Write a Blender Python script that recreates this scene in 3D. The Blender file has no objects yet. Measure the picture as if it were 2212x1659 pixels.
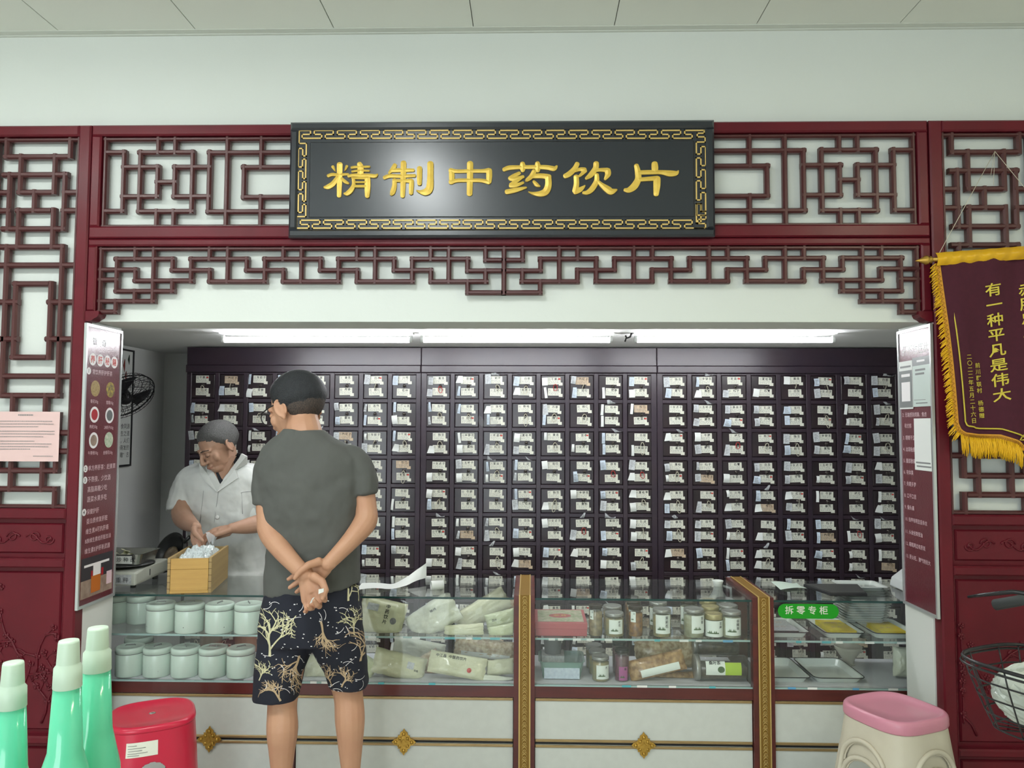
import bpy, bmesh, math, random
import numpy as np
from mathutils import Vector, Matrix, Euler

# ------------------------------------------------------------------ camera
SC = bpy.context.scene
COL = SC.collection
W_PX, H_PX, F_PX = 2212.0, 1659.0, 1650.0
PITCH, YAW, ROLL = 0.05435486, 0.02446837, 0.0038652
CAM = np.array([0.0, -3.05, 1.55])
_f = np.array([-math.sin(YAW) * math.cos(PITCH), math.cos(YAW) * math.cos(PITCH), math.sin(PITCH)])
_r = np.array([math.cos(YAW), math.sin(YAW), 0.0])
_u = np.cross(_r, _f)
_R = math.cos(ROLL) * _r + math.sin(ROLL) * _u
_U = -math.sin(ROLL) * _r + math.cos(ROLL) * _u
cam_data = bpy.data.cameras.new('camera')
cam = bpy.data.objects.new('camera', cam_data)
COL.objects.link(cam)
cam.matrix_world = Matrix(((_R[0], _U[0], -_f[0], CAM[0]), (_R[1], _U[1], -_f[1], CAM[1]), (_R[2], _U[2], -_f[2], CAM[2]), (0, 0, 0, 1)))
cam_data.sensor_fit = 'HORIZONTAL'
cam_data.sensor_width = 36.0
cam_data.lens = 36.0 * F_PX / W_PX
cam_data.clip_start = 0.02
SC.camera = cam

# ------------------------------------------------------------------ world, light, exposure
world = bpy.data.worlds.new('sky'); SC.world = world; world.use_nodes = True
bgn = world.node_tree.nodes['Background']
bgn.inputs[0].default_value = (0.80, 0.90, 1.0, 1); bgn.inputs[1].default_value = 1.0

def area_light(name, loc, target, sx, sy, power, color):
    d = bpy.data.lights.new(name, 'AREA'); d.shape = 'RECTANGLE'; d.size = sx; d.size_y = sy
    d.energy = power; d.color = color
    o = bpy.data.objects.new(name, d); COL.objects.link(o); o.location = loc
    o.rotation_euler = (Vector(target) - Vector(loc)).to_track_quat('-Z', 'Y').to_euler()
    return o
# daylight coming in through the open shop front behind the camera
area_light('shopfront_daylight', (-1.7, -6.9, 1.35), (-1.1, -0.6, 3.3), 3.0, 2.4, 116, (0.88, 0.98, 1.0))
SC.view_settings.view_transform = 'Standard'
SC.view_settings.look = 'None'
SC.view_settings.gamma = 1.0
SC.view_settings.use_curve_mapping = False
SC.view_settings.exposure = 0.0
SC.cycles.max_bounces = 7
SC.cycles.transparent_max_bounces = 20
SC.cycles.transmission_bounces = 4
SC.cycles.glossy_bounces = 3
SC.cycles.diffuse_bounces = 3
SC.cycles.caustics_reflective = False
SC.cycles.caustics_refractive = False
SC.cycles.sample_clamp_indirect = 4.0
SC.cycles.use_denoising = True
SC.cycles.use_adaptive_sampling = True
SC.cycles.adaptive_threshold = 0.1
SC.cycles.adaptive_min_samples = 20

# ------------------------------------------------------------------ pixel -> point on a real plane of the place
def ray(px, py):
    return _f + ((px - W_PX / 2) * _R - (py - H_PX / 2) * _U) / F_PX
def atY(px, py, Y):
    d = ray(px, py); return CAM + d * (Y - CAM[1]) / d[1]
def atZ(px, py, Z):
    d = ray(px, py); return CAM + d * (Z - CAM[2]) / d[2]
def atX(px, py, X):
    d = ray(px, py); return CAM + d * (X - CAM[0]) / d[0]

# ------------------------------------------------------------------ materials
MATS = {}
def mat(name, color, rough=0.5, metal=0.0, spec=0.5, coat=0.0, noise=None, bump=None, emit=None, alpha=None, trans=0.0, ior=1.45, sss=0.0, coat_rough=0.1):
    """noise=(scale, amount, second colour[, detail, stretch]); bump=(scale, strength[, stretch])"""
    m = bpy.data.materials.new(name); m.use_nodes = True; nt = m.node_tree
    b = nt.nodes['Principled BSDF']
    b.inputs['Base Color'].default_value = (*color, 1); b.inputs['Roughness'].default_value = rough
    b.inputs['Metallic'].default_value = metal; b.inputs['Specular IOR Level'].default_value = spec
    b.inputs['Coat Weight'].default_value = coat; b.inputs['Coat Roughness'].default_value = coat_rough
    b.inputs['Transmission Weight'].default_value = trans; b.inputs['IOR'].default_value = ior
    if sss:
        b.inputs['Subsurface Weight'].default_value = sss; b.inputs['Subsurface Radius'].default_value = (1, 0.35, 0.2); b.inputs['Subsurface Scale'].default_value = 0.006
    if alpha is not None: b.inputs['Alpha'].default_value = alpha
    if emit: b.inputs['Emission Color'].default_value = (*emit[0], 1); b.inputs['Emission Strength'].default_value = emit[1]
    L = nt.links.new
    def coords(stretch):
        tc = nt.nodes.new('ShaderNodeTexCoord'); mp = nt.nodes.new('ShaderNodeMapping'); mp.inputs['Scale'].default_value = stretch
        L(tc.outputs['Object'], mp.inputs['Vector']); return mp.outputs['Vector']
    if noise:
        n = nt.nodes.new('ShaderNodeTexNoise'); n.inputs['Scale'].default_value = noise[0]; n.inputs['Detail'].default_value = noise[3] if len(noise) > 3 else 4
        L(coords(noise[4] if len(noise) > 4 else (1, 1, 1)), n.inputs['Vector'])
        r = nt.nodes.new('ShaderNodeValToRGB'); r.color_ramp.elements[0].position = 0.35; r.color_ramp.elements[1].position = 0.65
        r.color_ramp.elements[0].color = (*color, 1)
        c2 = [c * (1 - noise[1]) + d * noise[1] for c, d in zip(color, noise[2])]
        r.color_ramp.elements[1].color = (*c2, 1)
        L(n.outputs['Fac'], r.inputs['Fac']); L(r.outputs['Color'], b.inputs['Base Color'])
    if bump:
        n = nt.nodes.new('ShaderNodeTexNoise'); n.inputs['Scale'].default_value = bump[0]; n.inputs['Detail'].default_value = 5
        L(coords(bump[2] if len(bump) > 2 else (1, 1, 1)), n.inputs['Vector'])
        bp = nt.nodes.new('ShaderNodeBump'); bp.inputs['Strength'].default_value = bump[1]; bp.inputs['Distance'].default_value = 0.01
        L(n.outputs['Fac'], bp.inputs['Height']); L(bp.outputs['Normal'], b.inputs['Normal'])
    MATS[name] = m; return m

def clear_pane(name, tint, gloss_rough=0.02, body=0.04, body_col=(0.7, 0.85, 0.8)):
    """thin sheet of glass or film: mostly see-through, mirrors by angle, a little milky"""
    m = bpy.data.materials.new(name); m.use_nodes = True; nt = m.node_tree; nt.nodes.clear()
    o = nt.nodes.new('ShaderNodeOutputMaterial'); t = nt.nodes.new('ShaderNodeBsdfTransparent'); t.inputs[0].default_value = (*tint, 1)
    g = nt.nodes.new('ShaderNodeBsdfGlossy'); g.inputs['Roughness'].default_value = gloss_rough
    d = nt.nodes.new('ShaderNodeBsdfDiffuse'); d.inputs[0].default_value = (*body_col, 1)
    fr = nt.nodes.new('ShaderNodeFresnel'); ge = nt.nodes.new('ShaderNodeNewGeometry'); mr = nt.nodes.new('ShaderNodeMapRange')
    mr.inputs['To Min'].default_value = 1.5; mr.inputs['To Max'].default_value = 1 / 1.5
    nt.links.new(ge.outputs['Backfacing'], mr.inputs['Value']); nt.links.new(mr.outputs[0], fr.inputs[0])
    m1 = nt.nodes.new('ShaderNodeMixShader'); m1.inputs[0].default_value = body
    m2 = nt.nodes.new('ShaderNodeMixShader')
    L = nt.links.new
    L(t.outputs[0], m1.inputs[1]); L(d.outputs[0], m1.inputs[2]); L(fr.outputs[0], m2.inputs[0]); L(m1.outputs[0], m2.inputs[1]); L(g.outputs[0], m2.inputs[2]); L(m2.outputs[0], o.inputs[0])
    MATS[name] = m; return m

mat('wall_paint', (0.70, 0.73, 0.69), 0.7, noise=(1.3, 0.10, (0.58, 0.58, 0.50)), bump=(60, 0.05))
mat('inner_wall_paint', (0.80, 0.81, 0.79), 0.7, noise=(2.0, 0.1, (0.5, 0.5, 0.5)))
mat('soffit_paint', (0.55, 0.55, 0.49), 0.8)
mat('ceiling_panel', (0.78, 0.80, 0.73), 0.6, noise=(0.8, 0.15, (0.62, 0.62, 0.52)))
mat('ceiling_trim', (0.62, 0.64, 0.58), 0.5)
mat('floor_tile', (0.62, 0.60, 0.55), 0.25, noise=(4, 0.3, (0.5, 0.47, 0.42)))
mat('red_lacquer', (0.125, 0.008, 0.016), 0.36, spec=0.25, coat=0.16, coat_rough=0.25, noise=(5, 0.5, (0.07, 0.006, 0.012), 6, (1, 1, 1)), bump=(9, 0.06))
mat('bar_lacquer', (0.078, 0.022, 0.022), 0.38, spec=0.4, coat=0.25, coat_rough=0.3)
mat('dark_cabinet', (0.022, 0.012, 0.022), 0.36, coat=0.3, coat_rough=0.28, noise=(7, 0.5, (0.032, 0.016, 0.022)), bump=(14, 0.05))
mat('drawer_face', (0.015, 0.009, 0.012), 0.28, coat=0.5, coat_rough=0.2, noise=(9, 0.5, (0.03, 0.014, 0.018)))
mat('sign_black', (0.012, 0.016, 0.022), 0.28, coat=0.6, coat_rough=0.26, bump=(5, 0.03))
mat('gold_paint', (0.75, 0.52, 0.09), 0.35, metal=0.25, noise=(30, 0.5, (0.6, 0.36, 0.05)), bump=(40, 0.15))
mat('gold_line', (0.72, 0.50, 0.16), 0.4, metal=0.2)
mat('brass', (0.55, 0.34, 0.07), 0.38, metal=0.75, noise=(40, 0.5, (0.35, 0.2, 0.03)), bump=(60, 0.2))
mat('gold_strip', (0.62, 0.44, 0.16), 0.4, metal=0.5)
mat('gold_dark', (0.24, 0.13, 0.02), 0.5, metal=0.3)
mat('paper', (0.78, 0.80, 0.77), 0.75)
mat('paper_blue', (0.62, 0.70, 0.78), 0.7, noise=(90, 0.5, (0.4, 0.47, 0.6)))
mat('paper_grey', (0.62, 0.64, 0.65), 0.7, noise=(120, 0.6, (0.35, 0.37, 0.4)))
mat('label_card', (0.72, 0.72, 0.62), 0.6)
mat('label_aged', (0.62, 0.50, 0.36), 0.65, noise=(60, 0.6, (0.4, 0.26, 0.16)))
mat('ink', (0.02, 0.02, 0.022), 0.6)
mat('ink_grey', (0.22, 0.22, 0.22), 0.6)
mat('ink_red', (0.55, 0.04, 0.03), 0.6)
mat('print_white', (0.85, 0.82, 0.82), 0.5)
mat('strip_teal', (0.10, 0.42, 0.46), 0.4)
mat('strip_blue', (0.12, 0.36, 0.60), 0.4)
mat('print_pink', (0.76, 0.56, 0.60), 0.5)
mat('film', (0.75, 0.78, 0.8), 0.2, alpha=0.55)
mat('string', (0.62, 0.58, 0.46), 0.8)
mat('string_red', (0.5, 0.03, 0.03), 0.8)
mat('knob_metal', (0.07, 0.06, 0.055), 0.35, metal=0.8)
clear_pane('glass_pane', (0.985, 0.995, 0.99), 0.02, 0.012)
clear_pane('glass_top', (0.985, 0.995, 0.99), 0.05, 0.014)
clear_pane('clear_plastic', (0.96, 0.965, 0.96), 0.08, 0.05, (0.75, 0.78, 0.75))
mat('glass_edge', (0.02, 0.06, 0.055), 0.15)
mat('glass_edge_pale', (0.35, 0.5, 0.48), 0.2)
mat('counter_red', (0.11, 0.018, 0.014), 0.38, coat=0.3, noise=(3, 0.6, (0.055, 0.01, 0.01), 6, (1, 6, 9)))
mat('counter_white', (0.60, 0.62, 0.58), 0.45, noise=(26, 0.08, (0.3, 0.3, 0.28), 8))
mat('base_board', (0.62, 0.63, 0.66), 0.6)
mat('gold_trim', (0.42, 0.30, 0.14), 0.35, metal=0.5, noise=(20, 0.5, (0.2, 0.11, 0.05), 3, (1, 30, 30)))

# ------------------------------------------------------------------ mesh helpers
def link(name, me, parent=None):
    o = bpy.data.objects.new(name, me); COL.objects.link(o)
    if parent is not None: o.parent = parent
    return o
def tag(o, label=None, cat=None, group=None, kind=None):
    if label: o['label'] = label
    if cat: o['category'] = cat
    if group: o['group'] = group
    if kind: o['kind'] = kind
    return o
def empty(name, loc=(0, 0, 0), rot=(0, 0, 0), label=None, cat=None, group=None):
    o = bpy.data.objects.new(name, None); COL.objects.link(o); o.location = loc; o.rotation_euler = rot
    o.empty_display_size = 0.05
    return tag(o, label, cat, group)

GLY = {}
def glyph(ch, off=0.0):
    k = (ch, off)
    if k in GLY: return GLY[k]
    cu = bpy.data.curves.new('g', 'FONT'); cu.body = ch; cu.resolution_u = 2; cu.offset = off; cu.fill_mode = 'FRONT'
    o = bpy.data.objects.new('g', cu); me = o.to_mesh()
    v = [(p.co.x, p.co.y) for p in me.vertices]; f = [tuple(p.vertices) for p in me.polygons]
    o.to_mesh_clear(); bpy.data.objects.remove(o); bpy.data.curves.remove(cu)
    GLY[k] = (v, f); return GLY[k]

class MB:
    """collects geometry for ONE part"""
    def __init__(s): s.v = []; s.f = []; s.m = []; s.sm = []; s.T = None
    def _add(s, vs, fs, mi=0, smooth=False):
        n = len(s.v)
        if s.T is not None: vs = [tuple(s.T @ Vector(p)) for p in vs]
        s.v += [tuple(p) for p in vs]
        for f in fs: s.f.append(tuple(i + n for i in f)); s.m.append(mi); s.sm.append(smooth)
        return s
    def box(s, x0, x1, y0, y1, z0, z1, mi=0):
        return s._add([(x0, y0, z0), (x1, y0, z0), (x1, y1, z0), (x0, y1, z0), (x0, y0, z1), (x1, y0, z1), (x1, y1, z1), (x0, y1, z1)],
                      [(0, 3, 2, 1), (4, 5, 6, 7), (0, 1, 5, 4), (1, 2, 6, 5), (2, 3, 7, 6), (3, 0, 4, 7)], mi)
    def cbox(s, x0, x1, y0, y1, z0, z1, c, mi=0):
        """box whose front (low y) edges are chamfered by c"""
        a = [(x0, y1, z0), (x1, y1, z0), (x1, y1, z1), (x0, y1, z1)]
        b = [(x0, y0 + c, z0), (x1, y0 + c, z0), (x1, y0 + c, z1), (x0, y0 + c, z1)]
        d = [(x0 + c, y0, z0 + c), (x1 - c, y0, z0 + c), (x1 - c, y0, z1 - c), (x0 + c, y0, z1 - c)]
        fs = [(3, 2, 1, 0)]
        for i in range(4):
            j = (i + 1) % 4
            fs += [(i, j, 4 + j, 4 + i), (4 + i, 4 + j, 8 + j, 8 + i)]
        return s._add(a + b + d, fs + [(8, 9, 10, 11)], mi)
    def quad(s, a, b, c, d, mi=0): return s._add([a, b, c, d], [(0, 1, 2, 3)], mi)
    def poly(s, pts, mi=0): return s._add(pts, [tuple(range(len(pts)))], mi)
    def prism(s, pts, d, mi=0):
        """planar polygon pts extruded by vector d (closed)"""
        n = len(pts); q = [tuple(np.add(p, d)) for p in pts]
        return s._add(list(pts) + q, [tuple(range(n))[::-1], tuple(range(n, 2 * n))] + [(i, (i + 1) % n, n + (i + 1) % n, n + i) for i in range(n)], mi)
    def tube(s, path, r, n=8, mi=0, caps=True, closed=False, smooth=True, flat=None):
        """round tube along a polyline; r number or list; flat=(axis vector, factor) squashes the section"""
        P = [Vector(p) for p in path]; m = len(P); R = r if isinstance(r, (list, tuple)) else [r] * m
        vs = []; up = None
        for i in range(m):
            a = P[(i - 1) % m] if (closed or i > 0) else P[0]; b = P[(i + 1) % m] if (closed or i < m - 1) else P[-1]
            t = (b - a)
            t = t.normalized() if t.length > 1e-9 else Vector((0, 0, 1))
            if up is None:
                up = Vector((0, 0, 1)) if abs(t.z) < 0.9 else Vector((0, 1, 0))
            sd = t.cross(up)
            if sd.length < 1e-4: up = Vector((1, 0, 0)); sd = t.cross(up)
            sd.normalize(); u2 = sd.cross(t).normalized(); up = u2
            for k in range(n):
                an = 2 * math.pi * k / n; w = sd * math.cos(an) + u2 * math.sin(an)
                if flat: ax = Vector(flat[0]); w = w - ax * w.dot(ax) * (1 - flat[1])
                vs.append(P[i] + w * R[i])
        fs = []
        for i in range(m if closed else m - 1):
            for k in range(n):
                j = (i + 1) % m; fs.append((i * n + k, i * n + (k + 1) % n, j * n + (k + 1) % n, j * n + k))
        if caps and not closed: fs += [tuple(range(n))[::-1], tuple(range((m - 1) * n, m * n))]
        return s._add(vs, fs, mi, smooth)
    def lathe(s, prof, c=(0, 0, 0), n=24, mi=0, sx=1.0, sy=1.0, smooth=True, axis='Z', caps=True):
        """prof: list of (radius, height) bottom to top"""
        vs = []
        for r, h in prof:
            for k in range(n):
                a = 2 * math.pi * k / n; x, y = r * sx * math.cos(a), r * sy * math.sin(a)
                p = (x, y, h) if axis == 'Z' else ((h, x, y) if axis == 'X' else (x, h, -y))
                vs.append((c[0] + p[0], c[1] + p[1], c[2] + p[2]))
        fs = []
        for i in range(len(prof) - 1):
            for k in range(n): fs.append((i * n + k, i * n + (k + 1) % n, (i + 1) * n + (k + 1) % n, (i + 1) * n + k))
        m = len(prof)
        if caps: fs += [tuple(range(n))[::-1], tuple(range((m - 1) * n, m * n))]
        return s._add(vs, fs, mi, smooth)
    def grid(s, fn, nu, nv, mi=0, smooth=True, closed_u=False):
        vs = [fn(i / nu, j / nv) for j in range(nv + 1) for i in range(nu + (0 if closed_u else 1))]
        w = nu if closed_u else nu + 1
        fs = [(j * w + i, j * w + (i + 1) % w, (j + 1) * w + (i + 1) % w, (j + 1) * w + i) for j in range(nv) for i in range(nu)]
        return s._add(vs, fs, mi, smooth)
    def ball(s, c, r, n=12, mi=0, sq=(1, 1, 1)):
        prof = [(max(1e-4, math.sin(math.pi * i / (n // 2))) , -math.cos(math.pi * i / (n // 2))) for i in range(n // 2 + 1)]
        vs = []
        for rr, h in prof:
            for k in range(n):
                a = 2 * math.pi * k / n; vs.append((c[0] + r * sq[0] * rr * math.cos(a), c[1] + r * sq[1] * rr * math.sin(a), c[2] + r * sq[2] * h))
        fs = [(i * n + k, i * n + (k + 1) % n, (i + 1) * n + (k + 1) % n, (i + 1) * n + k) for i in range(n // 2) for k in range(n)]
        return s._add(vs, fs, mi, True)
    def text(s, st, size, org, ux=(1, 0, 0), uy=(0, 0, 1), mi=0, off=0.0, adv=None, vertical=False, anchor='l', sq=1.0, lift=0.0):
        """flat lettering laid on a plane: org + ux*x + uy*y; size = character height"""
        ux, uy, org = Vector(ux), Vector(uy), Vector(org); nrm = ux.cross(uy)
        xs = []; x = 0.0
        for ch in st:
            w = 1.0 if ord(ch) > 0x2e80 or ch in '“”' else 0.56
            xs.append((ch, x, w)); x += (adv if (adv and w == 1.0) else w)
        tot = x
        x0 = 0 if anchor == 'l' else (-tot / 2 if anchor == 'c' else -tot)
        for i, (ch, cxp, w) in enumerate(xs):
            if ch == ' ': continue
            v, f = glyph(ch, off)
            if not v: continue
            if vertical: bx, by = -0.5 * sq, -i * (adv or 1.08) - 1
            else: bx, by = (cxp + x0) * sq, 0.0
            pts = [org + ux * ((p[0] * 0.98 * sq + bx) * size) + uy * ((p[1] * 0.98 + by + 0.12) * size) + nrm * lift for p in v]
            s._add(pts, f, mi)
        return s
    def build(s, name, mats, parent=None, bevel=0, label=None):
        me = bpy.data.meshes.new(name); me.from_pydata([tuple(p) for p in s.v], [], s.f)
        for m in (mats if isinstance(mats, (list, tuple)) else [mats]): me.materials.append(MATS[m])
        me.polygons.foreach_set('material_index', s.m); me.polygons.foreach_set('use_smooth', s.sm); me.update()
        o = link(name, me, parent)
        if bevel:
            b = o.modifiers.new('b', 'BEVEL'); b.width = bevel; b.segments = 2; b.limit_method = 'ANGLE'
        if label: o['label'] = label
        return o
def copy_tree(o, parent=None):
    c = o.copy(); COL.objects.link(c); c.parent = parent
    for ch in list(o.children): copy_tree(ch, c)
    return c
rnd = random.Random(7)
def lerp(a, b, t): return a + (b - a) * t
# ================================================================== the setting
XL, XR, ZS, JD = -1.787, 1.566, 1.966, 0.225      # opening sides, soffit height, wall thickness
ZC = 3.165                                        # shop ceiling
ZB = 2.016                                        # ceiling of the dispensary behind the opening
RX0, RX1, RY0 = -3.6, 3.4, -7.0
YCAB = float(atZ(1100, 749, ZB)[1])
XBL = float(atZ(262, 745, ZB)[0])
YBW = float(atX(352, 900, XBL)[1])
XBR = 2.45
def struct(name, mb, m, parent=None):
    o = mb.build(name, m, parent)
    if parent is None: o['kind'] = 'structure'
    return o
b = MB(); b.box(RX0, XL, 0, JD, 0, ZC + .1); b.box(XR, RX1, 0, JD, 0, ZC + .1); b.box(XL, XR, 0, JD, ZS, ZC + .1)
struct('wall_front', b, 'wall_paint')
b = MB(); b.box(RX0 - .1, RX1 + .1, RY0 - .1, YBW + .1, -.1, 0); struct('floor', b, 'floor_tile')
b = MB(); b.box(RX0 - .1, RX0, RY0, JD, 0, ZC + .1); struct('wall_left', b, 'wall_paint')
b = MB(); b.box(RX1, RX1 + .1, RY0, JD, 0, ZC + .1); struct('wall_right', b, 'wall_paint')
b = MB(); b.box(RX0, -3.2, RY0 - .1, RY0, 0, ZC + .1); b.box(1.2, RX1, RY0 - .1, RY0, 0, ZC + .1); b.box(-3.2, 1.2, RY0 - .1, RY0, 2.85, ZC + .1)
struct('wall_rear', b, 'wall_paint')
b = MB(); b.box(RX0, RX1, RY0, 0, ZC + .012, ZC + .1); ceil = struct('ceiling', b, 'ceiling_trim')
for k in range(-6, 7):
    x = -0.236 + 0.570 * k
    x0, x1 = max(x + .002, RX0), min(x + .568, RX1)
    if x1 - x0 < .05: continue
    b = MB(); b.box(x0, x1, RY0, -0.040, ZC, ZC + .010); b.build('ceiling_panel', 'ceiling_panel', ceil)
b = MB(); b.box(RX0, RX1, -0.040, 0, ZC - .003, ZC + .012); b.box(RX0, RX1, -0.010, 0, ZC - .008, ZC - .003)
struct('trim_1', b, 'ceiling_trim')
# dispensary behind the opening
b = MB(); b.box(XBL - .1, XBL, JD, YBW, 0, ZB); struct('wall_back_left', b, 'inner_wall_paint')
b = MB(); b.box(XBR, XBR + .1, JD, YBW, 0, ZB); struct('wall_back_right', b, 'inner_wall_paint')
b = MB(); b.box(XBL - .1, XBR + .1, YBW, YBW + .1, 0, ZB + .1); struct('wall_back', b, 'inner_wall_paint')
b = MB(); b.box(XBL - .1, XBR + .1, JD, YBW, ZB, ZB + .1); struct('ceiling_back', b, 'inner_wall_paint')

# ------------------------------------------------------------------ shop ceiling lamps (twin tube fittings behind the view)
mat('lamp_tube', (1, 1, 1), 0.4, emit=((0.95, 1.0, 0.98), 26))
mat('lamp_body', (0.8, 0.82, 0.8), 0.4)
mat('tube_white', (1, 1, 1), 0.4, emit=((0.95, 0.97, 1.0), 62))
for i, (x, y, p, rz, cl, lab) in enumerate([(-.68, -2.0, 28, 1.5708, (.95, 1, 1), 'twin tube ceiling lamp above the spot where the photographer stands'),
                                    (-2.35, -1.75, 22, 0, (.95, 1, .97), 'twin tube ceiling lamp beside the side wall of the shop'),
                                    (2.4, -2.7, 24, 1.5708, (1, .90, .52), 'warm twin tube ceiling lamp near the banner side of the shop')]):
    L = empty('ceiling_lamp', (x, y, ZC), (0, 0, rz), label=lab, cat='lamp', group='twin tube lamps on the shop ceiling')
    b = MB(); b.box(-.62, .62, -.09, .09, -.035, -.001); b.build('lamp_housing', 'lamp_body', L)
    for s in (-.05, .05):
        b = MB(); b.tube([(-.58, s, -.055), (.58, s, -.055)], .014, 10); b.build('lamp_tube', 'lamp_tube', L)
    d = bpy.data.lights.new('lamp_glow', 'AREA'); d.shape = 'RECTANGLE'; d.size = 1.2; d.size_y = .2; d.energy = p; d.color = cl
    o = bpy.data.objects.new('lamp_glow', d); COL.objects.link(o); o.parent = L; o.location = (0, 0, -.085)
# ================================================================== lattice screens
Z1 = 640 / 2212.0
def zp(ox, x, y): return (ox + x * Z1, 240 + y * Z1)
YB = -0.040                                        # front of the lattice bars
BW = 0.0205
def bar_mesh(x0, z0, x1, z1, w=BW):
    """one moulded bar with a ridge down its front, lying on the plane y, centre line given"""
    b = MB(); h = w / 2
    prof = [(-h, -.014), (-h, YB + .008), (-h * .45, YB), (h * .45, YB), (h, YB + .008), (h, -.014)]
    if abs(x1 - x0) > abs(z1 - z0):
        a, c = min(x0, x1) - h, max(x0, x1) + h; z = (z0 + z1) / 2
        b.prism([(a, p[1], z + p[0]) for p in prof], (c - a, 0, 0))
    else:
        a, c = min(z0, z1) - h, max(z0, z1) + h; x = (x0 + x1) / 2
        b.prism([(x + p[0] * .985, p[1] - .0008, a + .0006) for p in prof][::-1], (0, 0, c - a - .0012))
    return b
def w_seg(seg, ox=None):
    (xa, ya, xb, yb) = seg
    if ox is not None:
        xa, ya = zp(ox, xa, ya); xb, yb = zp(ox, xb, yb)
    p, q = atY(xa, ya, YB), atY(xb, yb, YB)
    return (p[0], p[2], q[0], q[2])
def rail(x0, x1, z0, z1, parent, name, y0=-.055, c=.006, m='red_lacquer'):
    b = MB(); b.cbox(x0, x1, y0, -.0005, z0, z1, c); return b.build(name, m, parent)

TRANS_L = [(795,303,918,303),(920,303,908,743),(785,743,908,743),(920,413,1170,413),(1172,413,1166,633),(912,633,1166,633),
 (1040,303,1432,303),(1042,303,1032,745),(1432,303,1425,745),(1032,745,1425,745),(1178,200,1176,303),(1305,200,1303,303),(1163,745,1160,852),(1290,745,1288,852),
 (1170,525,1297,525),(1300,413,1295,633),(1300,413,1555,413),(1295,633,1550,633),(1560,303,1550,745),(1560,303,2600,303),(1550,745,2600,745),(1692,200,1683,852),
 (1950,200,1945,413),(1942,637,1940,852),(1815,413,2600,413),(1817,413,1813,637),(1815,637,2600,637)]
TRANS_R = [(165,190,168,400),(430,190,438,848),(168,630,170,848),(-420,290,570,290),(568,290,578,738),(-420,740,580,738),(-420,405,300,405),(298,405,300,630),(-420,630,300,630),
 (570,398,845,398),(840,398,845,622),(580,622,845,622),(705,285,1112,285),(705,285,712,738),(1110,285,1120,738),(712,738,1120,738),(835,190,838,285),(972,190,975,285),(845,738,848,848),(983,738,985,848),
 (845,508,975,508),(975,398,978,622),(975,398,1242,398),(978,622,1248,622),(1240,285,1255,735),(1240,285,1370,285),(1255,735,1380,735)]
ZT1 = float(atY(600, 267.5, -.055)[2]); 
XTL = float(atY(194, 400, -.055)[0]); XTR = float(atY(2007.5, 400, -.055)[0])
zA = float(atY(400, 290, YB)[2]); zB_ = float(atY(400, 488, YB)[2]); zSplit = float(atY(500, 514.5, -.055)[2])
trans = empty('lattice_transom', ((XTL + XTR) / 2, 0, zSplit), label='long red lacquered lattice screen that the black signboard hangs on', cat='lattice screen')
def ppart(o, root):
    o.matrix_parent_inverse = Matrix.Translation(-Vector(root.location)); return o
FW = 0.040
for nm, a in (('top_rail', (XTL, XTR, ZT1 - .044, ZT1)), ('bottom_rail', (XTL, XTR, zSplit + .0015, zSplit + .050)), ('stile', (XTL, XTL + .040, zSplit + .050, ZT1 - .044)), ('stile', (XTR - .040, XTR, zSplit + .050, ZT1 - .044))):
    ppart(rail(*a, trans, nm), trans)
zi0, zi1, xi0, xi1 = zSplit + .050, ZT1 - .044, XTL + .040, XTR - .040
for a in ((xi0 + .009, zi1 - .009, xi1 - .009, zi1 - .009), (xi0 + .009, zi0 + .004, xi1 - .009, zi0 + .004), (xi0 + .009, zi0, xi0 + .009, zi1), (xi1 - .009, zi0, xi1 - .009, zi1)):
    ppart(bar_mesh(*a, w=.016).build('inner_moulding', 'bar_lacquer', trans), trans)
for L, ox in ((TRANS_L, 0), (TRANS_R, 1572)):
    for s in L: ppart(bar_mesh(*w_seg(s, ox)).build('lattice_bar', 'bar_lacquer', trans), trans)

# ---------------- hanging fascia
XF0, XF1 = float(atY(187, 600, -.055)[0]), float(atY(2013, 600, -.055)[0])
fas = empty('lattice_fascia', ((XF0 + XF1) / 2, 0, ZS), label='narrow red lattice fascia with stepped fretwork above the dispensary opening', cat='lattice screen')
T, A, B_, C_, D_, E_, F_ = 1022, 1101, 1185, 1265, 1342, 1417, 1496
fl = [(1005,T,1005,A),(1140,T,1136,E_),(862,A,1284,A),(866,A,862,D_),(862,D_,1282,D_),(724,B_-4,1005,B_-4),(1004,B_-4,1004,C_-3),(1004,C_-3,1422,C_),(724,C_-9,864,C_-9),
 (1283,A,1281,B_),(1281,B_,1560,B_),(1280,C_,1279,D_),(1000,D_,999,E_),(724,E_,1138,E_),(857,E_,855,F_),(724,F_,856,F_)]
for k in range(4):
    u = 1421 + 551.5 * k
    fl += [(u,A,u,C_+3)]
    if k < 4: fl += [(u,A,u+418,A),(u+139,T,u+139,A),(u+274,T,u+274,C_+3),(u+139,B_,u+139,C_+3),(u+139,C_+4,u+ (553 if k<3 else 553),C_+4)]
    if k < 3: fl += [(u+416,A,u+416,B_),(u+416,B_,u+553+138,B_)]
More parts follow.
